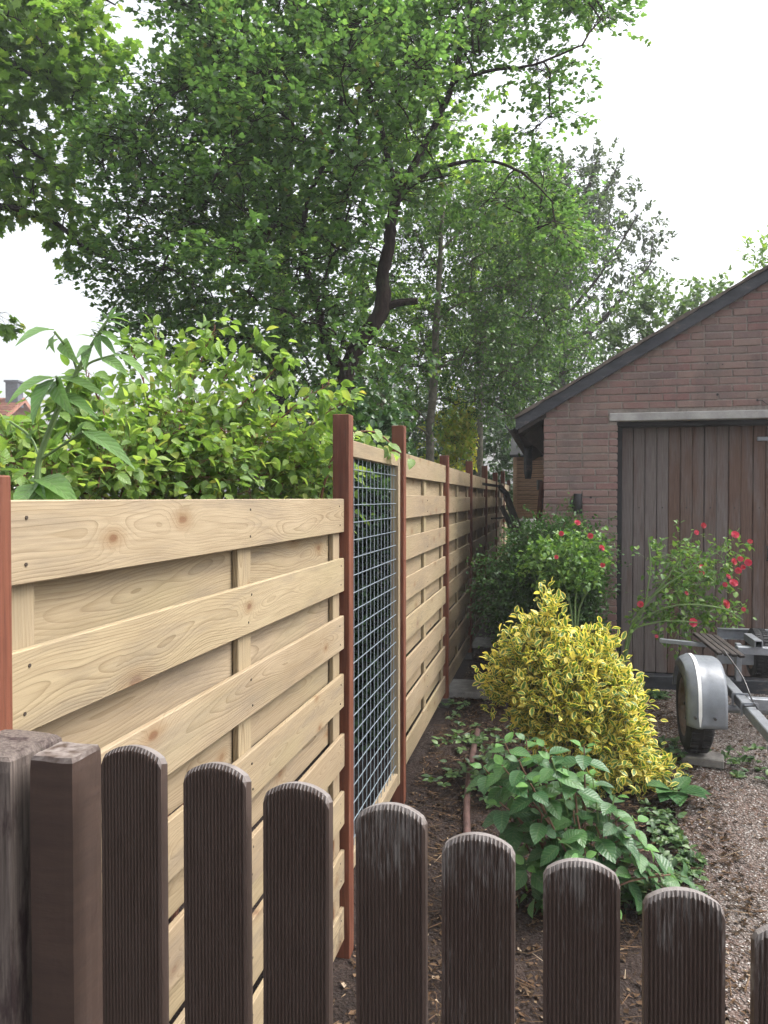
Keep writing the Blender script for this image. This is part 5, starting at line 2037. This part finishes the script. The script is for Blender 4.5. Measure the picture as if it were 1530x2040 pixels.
side = [([(154, 739), (140, 700), (128, 685), (108, 660)], 2.0), ([(158, 738), (185, 720), (235, 705)], 2.08), ([(115, 818), (112, 790), (115, 765), (112, 750)], 1.98), ([(82, 915), (120, 890), (165, 860)], 2.0), ([(79, 912), (60, 870), (20, 840)], 2.1)]
for ps, yy in side:
    P_, R_ = dense([at(x_, y_, 2.05 + (yy - 2.05) * i / (len(ps) - 1)) for i, (x_, y_) in enumerate(ps)], [.0035] * len(ps), 4)
    to_parent(MB().tube(P_, R_, 6).build('leaf_stalk', M['greenstem'], None, True), tp)
for (a_, b_, y1, up) in (((108, 658), (32, 648), 1.9, (.1, -.5, 1)), ((112, 665), (84, 684), 1.95, (-.6, -.8, .3)), ((118, 675), (88, 684), 2.0, (0, -.6, 1)), ((125, 680), (126, 700), 1.92, (-.2, -1, .2)),
                         ((235, 706), (300, 735), 2.0, (.2, -.6, 1)), ((205, 715), (245, 720), 1.95, (0, -.7, .8)), ((225, 708), (290, 712), 2.1, (0, -.4, 1)),
                         ((112, 752), (10, 758), 1.88, (0, -.45, 1)), ((112, 754), (38, 795), 1.86, (-.3, -.6, .8)), ((113, 756), (105, 798), 1.88, (-.3, -1, .2)), ((115, 752), (215, 762), 2.0, (0, -.5, 1)),
                         ((115, 762), (28, 778), 2.05, (0, -.5, 1)), ((116, 788), (185, 795), 1.95, (.1, -.6, .9)), ((117, 755), (150, 740), 2.15, (0, -.6, 1)),
                         ((165, 860), (262, 890), 1.95, (.1, -.6, 1)), ((150, 868), (165, 838), 2.05, (0, -1, .3)), ((112, 890), (118, 855), 2.0, (-.2, -1, .3)), ((105, 878), (130, 850), 2.05, (0, -1, .2)),
                         ((62, 875), (50, 850), 2.1, (0, -1, .2)), ((22, 842), (8, 870), 2.05, (-.2, -1, .2)), ((55, 870), (72, 852), 2.05, (0, -1, .4)),
                         ((78, 955), (140, 950), 1.85, (0, -.5, 1)), ((74, 960), (130, 985), 1.85, (0, -.7, .8)), ((70, 965), (20, 985), 1.85, (0, -.6, .8)), ((72, 962), (52, 940), 2.1, (0, -.7, .7)), ((74, 968), (60, 1000), 1.85, (0, -1, .3)),
                         ((190, 675), (155, 655), 2.0, (0, -.6, 1)), ((186, 690), (150, 690), 1.95, (0, -.8, .5)), ((178, 695), (160, 715), 1.95, (0, -1, .2)), ((196, 668), (230, 690), 2.0, (.2, -.7, .8)), ((200, 660), (240, 672), 2.0, (.1, -.7, .8)),
                         ((205, 650), (250, 655), 2.05, (0, -.6, 1)), ((212, 640), (255, 642), 2.05, (0, -.5, 1)), ((205, 648), (180, 630), 2.0, (0, -.6, 1)), ((216, 634), (232, 606), 2.05, (.3, -1, .2)), ((214, 636), (200, 618), 2.05, (0, -1, .3)),
                         ((218, 634), (262, 628), 2.1, (0, -.5, 1)), ((196, 668), (190, 700), 1.98, (-.2, -1, .2)), ((215, 640), (240, 612), 2.0, (0, -.8, .6))):
    big_leaf(a_, b_, 2.05, y1, up)
leaf_objects(tp, T_LANCE, L, M['l_tall'], 80, cell=1, border=(-50, -50, 1600, 2100))

# ================================================================== BED PLANTS
# --- dark box bush against the pier
shrub_from(1075, 1330, 6.25, [(990, 1200), (990, 1150), (1020, 1125), (1050, 1085), (1090, 1066), (1135, 1064), (1165, 1092), (1175, 1130), (1172, 1170), (1160, 1200), (1155, 1280), (1110, 1320), (1025, 1280), (1025, 1240), (990, 1230)], 270, 'dense dark green bush between path and brick pier', M['l_box'], T_DIAMOND, .13, 14, 12, (.026, .042), 90, 'dark_bush', 'bush', None, .070, .42, 'twig', 0, .007)


def rose_flower(parent, p, r, seed):
    rn = random.Random(seed)
    fl = empty('rose_flower')
    fl.parent = parent
    fl.location = parent.matrix_basis.inverted() @ Vector(p)
    mb = MB()
    face = Vector((rn.uniform(-.5, .5), -0.8, rn.uniform(.1, .7))).normalized()
    x = face.orthogonal().normalized()
    y = face.cross(x)
    for ring, (n, rr, lift, open_) in enumerate(((5, 1.0, 0.0, .35), (5, .72, .18, .62), (4, .45, .3, .85), (3, .25, .42, .95))):
        for k in range(n):
            t = 2 * PI * k / n + ring * .6 + rn.uniform(-.15, .15)
            d = x * math.cos(t) + y * math.sin(t)
            s_ = x * -math.sin(t) + y * math.cos(t)
            c0 = face * (lift * r)
            w = rr * r * .75
            tip = d * rr * r * (1 - .35 * open_) + face * (rr * r * open_ * .9)
            mid = d * rr * r * .62 + face * (rr * r * open_ * .28)
            mb.add([c0, c0 + mid - s_ * w * .8, c0 + mid + s_ * w * .8, c0 + tip - s_ * w * .45, c0 + tip + s_ * w * .45],
                   [(0, 1, 2), (1, 3, 4, 2)])
    mesh = mb.mesh('petals', M['petal'])
    put('petals', mesh, fl)
    return fl


def rose(px, py, Y, poly, n, label, flowers, seed, canes, per=8, dens=None):
    q = at(px, py, Y)
    r = empty('rose_bush', (q.x, q.y, gz(q.x, q.y)))
    tag(r, label, 'rose bush', 'red rose bushes')
    nod = crown_nodes(poly, n, Y, .28, .075, dens, random.Random(seed))
    sk_ = []
    for k, c in enumerate(canes):
        P_, R_ = dense([Vector((q.x, q.y, gz(q.x, q.y) - .02))] + [at(*cc) for cc in c], [.011] + [.008 - .0055 * i / len(c) for i in range(len(c))], 5, .003, k)
        to_parent(MB().tube(P_, R_, 6).build('cane', M['greenstem'], None, True), r)
        sk_ += P_[4:]
    grow(r, nod, sk_, M['greenstem'], T_OVATE, M['l_rose'], .10, 5, per, (.030, .050), .15, .4, False, .0045, 'foliage', True, 250, .8, seed, 1.0, (.07, .14))
    for k, (fx, fy, fr) in enumerate(flowers):
        rose_flower(r, at(fx, fy, Y - .26 + .1 * random.random()), 0.78 * fr / F * Y, seed * 10 + k)
    return r


rose(1150, 1330, 5.75, [(1060, 1110), (1090, 1092), (1130, 1084), (1172, 1076), (1200, 1098), (1208, 1120), (1190, 1148), (1165, 1170), (1120, 1160), (1075, 1150)], 80, 'bushy rose with red blooms in front of the brick pier',
     [(1150, 1042, 9), (1118, 1063, 7), (1176, 1068, 8), (1198, 1092, 9), (1108, 1110, 6), (1201, 1126, 7)], 101,
     [[(1140, 1250, 5.75), (1130, 1180, 5.7), (1100, 1100, 5.65)], [(1145, 1240, 5.7), (1150, 1170, 5.7), (1165, 1080, 5.65)], [(1150, 1240, 5.8), (1175, 1170, 5.75), (1210, 1110, 5.7)]])
rose(1235, 1330, 5.75, [(1270, 1060), (1330, 1080), (1370, 1055), (1400, 1085), (1460, 1080), (1440, 1150), (1450, 1190), (1480, 1240), (1420, 1240), (1360, 1260), (1310, 1310), (1285, 1300), (1300, 1250), (1275, 1265), (1280, 1220), (1305, 1185), (1300, 1120)], 50, 'loose arching rose with red blooms in front of the plank door',
     [(1401, 1047, 8), (1387, 1061, 7), (1464, 1066, 11), (1494, 1079, 7), (1461, 1119, 10), (1475, 1114, 8), (1490, 1121, 10), (1480, 1130, 7), (1471, 1137, 9), (1397, 1131, 9), (1397, 1141, 8), (1450, 1149, 8), (1461, 1162, 12), (1444, 1165, 7), (1445, 1204, 13), (1380, 1240, 12), (1276, 1204, 9), (1481, 1214, 6), (1308, 1268, 5), (1367, 1182, 6)], 112,
     [[(1250, 1270, 5.72), (1300, 1190, 5.65), (1380, 1130, 5.6), (1455, 1085, 5.55)], [(1248, 1275, 5.7), (1280, 1220, 5.65), (1295, 1140, 5.6), (1292, 1070, 5.6)], [(1252, 1270, 5.7), (1330, 1210, 5.6), (1430, 1210, 5.5), (1480, 1235, 5.5)], [(1250, 1275, 5.7), (1310, 1240, 5.6), (1390, 1240, 5.5)], [(1260, 1250, 5.7), (1330, 1150, 5.65), (1365, 1090, 5.6), (1380, 1060, 5.6)]],
     dens=lambda x, y: .45 if y > 1240 else .85)

# --- variegated euonymus
pole = [(975, 1372), (995, 1352), (1032, 1345), (1008, 1312), (1030, 1285), (1052, 1275), (1062, 1250), (1080, 1258), (1084, 1200), (1098, 1196), (1104, 1228), (1112, 1288), (1145, 1292), (1160, 1275), (1190, 1280), (1216, 1312), (1236, 1335), (1264, 1380), (1266, 1425), (1258, 1450), (1288, 1500), (1316, 1515), (1320, 1558), (1285, 1566), (1278, 1598), (1240, 1602), (1190, 1560), (1120, 1500), (1060, 1500), (1040, 1450), (1045, 1420), (980, 1395)]


def dense_(x, y):
    if y > 1450 and x < 1130:
        return .15
    k = math.sin(x * .047 + 1.3) * math.sin(y * .055 + .4) + .55 * math.sin(x * .11 + y * .07)
    return 1.0 if k > -.12 else .12


shrub_from(1150, 1600, 4.55, pole, 275, 'yellow variegated evergreen shrub between hydrangea and roses', M['l_euo'], T_EUO, .070, 6, 8, (.040, .062), 120, 'variegated_shrub', 'shrub', None, .055, .38, 'twig', 300, .005, dense_, .8, -.25, (.05, .11), 9, .6)

# --- hydrangea: whorls of large toothed leaves on brown stems
hq = at(1150, 1790, 3.45)
hy = empty('hydrangea', (hq.x, hq.y, gz(hq.x, hq.y)))
tag(hy, 'large leaved green hydrangea bush without flowers behind the pickets', 'bush')
polh = [(945, 1560), (975, 1500), (1020, 1470), (1090, 1480), (1150, 1465), (1185, 1510), (1200, 1560), (1260, 1590), (1280, 1640), (1300, 1690), (1380, 1720), (1385, 1770), (1330, 1790), (1280, 1830), (1200, 1850), (1120, 1830), (1060, 1800), (1040, 1860), (1025, 1800), (1030, 1720), (1010, 1650), (960, 1620)]
L = Leaves()
rg = np.random.default_rng(77)
rn = random.Random(33)
tips = crown_nodes(polh, 82, 3.45, .30, .075, None, rn)
young = Leaves()
for k, tpt in enumerate(tips):
    foot = Vector((hq.x + rn.uniform(-.12, .12), hq.y + rn.uniform(-.1, .1), gz(hq.x, hq.y) - .01))
    mid = foot * .45 + tpt * .55 + Vector((rn.uniform(-.04, .04), rn.uniform(-.04, .04), .05))
    P_, R_ = dense([foot, mid, tpt], [.0055, .0045, .003], 5, .002, k)
    to_parent(MB().tube(P_, R_, 5).build('stem', M['brownstem'] if k % 3 else M['greenstem'], None, True), hy)
    ax = (tpt - mid).normalized()
    ax = (ax + Vector((0, -.15, .6))).normalized()
    x = ax.orthogonal().normalized()
    y = ax.cross(x)
    ph = rn.uniform(0, 6)
    for lev in range(3):
        for sgn in (0, 1):
            t = ph + lev * PI / 2 + sgn * PI + rn.uniform(-.2, .2)
            d = x * math.cos(t) + y * math.sin(t)
            dirv = d * (1.0 if lev < 2 else .7) + ax * (.15 + .35 * (lev == 2)) + Vector((0, 0, -.20 + .1 * lev))
            pp_ = tpt - ax * (.075 - .035 * lev) + d * .012
            sz = (rn.uniform(.10, .135), rn.uniform(.085, .115), rn.uniform(.045, .07))[lev]
            (young if lev == 2 and rn.random() < .6 else L).add(pp_, dirv, ax + Vector((0, -.15, .3)), sz, rn.random())
leaf_objects(hy, T_HYD, L, M['l_hyd'], 300, cell=5)
leaf_objects(hy, T_HYD, young, M['l_hydnew'], 60, stuff_name='young_foliage', leaf_name='young_leaf', cell=5)

# --- plantain-like clump at the gravel edge
q = at(1345, 1606, 4.35)
hs_ = empty('hosta_clump', (q.x, q.y, gz(q.x, q.y)))
tag(hs_, 'low clump of broad ribbed leaves at the gravel edge', 'plant')
L = Leaves()
for k in range(11):
    t = rn.uniform(0, 2 * PI)
    L.add(Vector(hs_.location) + Vector((.02 * math.cos(t), .02 * math.sin(t), .05)), (math.cos(t), math.sin(t) - .15, rn.uniform(.1, .6)), (0, -.1, 1), rn.uniform(.13, .19), rn.random())
leaf_objects(hs_, T_HYD, L, M['l_hyd'], 20, cell=1)
MB().tube([Vector((0, 0, -.02)), Vector((0, 0, .06))], [.02, .012], 8).build('crown_base', M['greenstem'], hs_, True)


# --- low weeds and ivy (nobody could count these)
def weeds(name, pts_px, n, rad, size, label, mat, tm, seed, h=.1):
    rg_ = np.random.default_rng(seed)
    L = Leaves()
    for (x_, y_, Y_) in pts_px:
        c = at(x_, y_, Y_)
        for k in range(n):
            a_, r_ = rg_.uniform(0, 2 * PI), rad * math.sqrt(rg_.random())
            X, Yy = c.x + r_ * math.cos(a_), c.y + r_ * math.sin(a_) * 1.4
            zz = gz(X, Yy) + .01 + rg_.random() * h * (1 - r_ / rad * .6)
            m_ = rg_.integers(3, 6)
            dr = unit(m_, rg_)
            dr[:, 2] = np.abs(dr[:, 2]) * .4
            L.add(np.tile([X, Yy, zz], (m_, 1)), dr, unit(m_, rg_) * .4 + [0, -.2, 1], rg_.uniform(*size, m_), rg_.random(m_))
    p, d, n_, s, r_ = L.cat()
    o = put(name, leaf_mesh(name, tm, p, d, n_, s, r_, mat))
    tag(o, label, 'weeds', None, 'stuff')
    return o


def on_ground(x_, y_):
    for Y_ in np.arange(2.0, 9.0, .02):
        p = at(x_, y_, Y_)
        if p.z < gz(p.x, p.y):
            return (x_, y_, Y_)
    return (x_, y_, 8.0)


weeds('ground_cover', [on_ground(*c) for c in ((1330, 1680), (1350, 1710), (1370, 1740), (1340, 1650), (1310, 1640), (1365, 1770), (1300, 1800))], 17, .10, (.028, .048), 'small leaved ground cover between hydrangea and gravel', M['l_weed'], T_OVATE, 5, .06)
weeds('bed_weeds', [on_ground(*c) for c in ((900, 1560), (935, 1570), (960, 1545), (985, 1560), (915, 1490), (935, 1470), (905, 1420), (975, 1500), (1000, 1540), (1010, 1470), (985, 1610))], 11, .15, (.03, .055), 'dark ivy and weeds on the soil between fence and shrubs', M['l_weed'], T_OVATE, 6, .10)
weeds('trailer_weeds', [on_ground(*c) for c in ((1325, 1515), (1345, 1500), (1335, 1530), (1450, 1530), (1520, 1530), (1525, 1550))], 14, .12, (.03, .055), 'green weeds growing round the trailer wheel', M['l_weed'], T_OVATE, 7, .12)
weeds('sill_weeds', [on_ground(*c) for c in ((1290, 1392), (1310, 1393), (1330, 1392))], 8, .10, (.04, .06), 'few weeds along the garage door sill', M['l_weed'], T_OVATE, 9, .05)


# --- leaf litter and twigs on the soil
def bed_pt(rng):
    while True:
        s_, t_ = rng.uniform(.8, 8.5), rng.uniform(.03, 1.75)
        p = W(s_, t_, 0)
        return (p.x, p.y, gz(p.x, p.y) + .006)


def litter_drive(rng):
    while True:
        s_, t_ = rng.uniform(3.6, 7), rng.uniform(1.4, 3.2)
        p = W(s_, t_, 0)
        return (p.x, p.y, gz(p.x, p.y) + .010)


litv = np.array([(0, -1, 0), (.5, -.1, .25), (0, 1, .1), (-.5, -.1, .28), (0, -.05, 0)], float)
litt = np.array([(0, 1, 4), (1, 2, 4), (2, 3, 4), (3, 0, 4)], int)
scatter_shape(14000, bed_pt, litv, litt, (.007, .020), 1.0, M['l_litter'], 'leaf_litter', ground, .004, 15, .5)
scatter_shape(1600, litter_drive, litv, litt, (.008, .022), 1.0, M['l_litter'], 'leaf_litter', drive, .002, 16, .4)
twv = np.array([(-1, -.05, 0), (-1, .05, 0), (1, .03, 0), (1, -.03, 0), (-1, 0, .09), (1, 0, .06)], float)
twt = np.array([(0, 3, 5), (0, 5, 4), (1, 4, 5), (1, 5, 2), (0, 4, 1), (3, 2, 5)], int)
scatter_shape(2600, bed_pt, twv, twt, (.018, .07), .6, M['l_litter'], 'twigs', ground, .006, 17, .12)


# ================================================================== THE AIR: thin haze, added also to lift the blacks as lens flare does
hzm, nt = new_mat('haze')
pv = nd(nt, 'VolumePrincipled', {'Color': (0.93, 0.96, 1.0), 'Density': 0.0025, 'Anisotropy': 0.2})
nd(nt, 'OutputMaterial', {'Volume': pv.outputs[0]})
mb = MB().box((0, 40, 5.5), (130, 120, 15.0))
hz_o = mb.build('haze', hzm)
hz_o['kind'] = 'stuff'
hz_o['label'] = 'thin pale haze added over the whole garden, also standing in for lens flare'
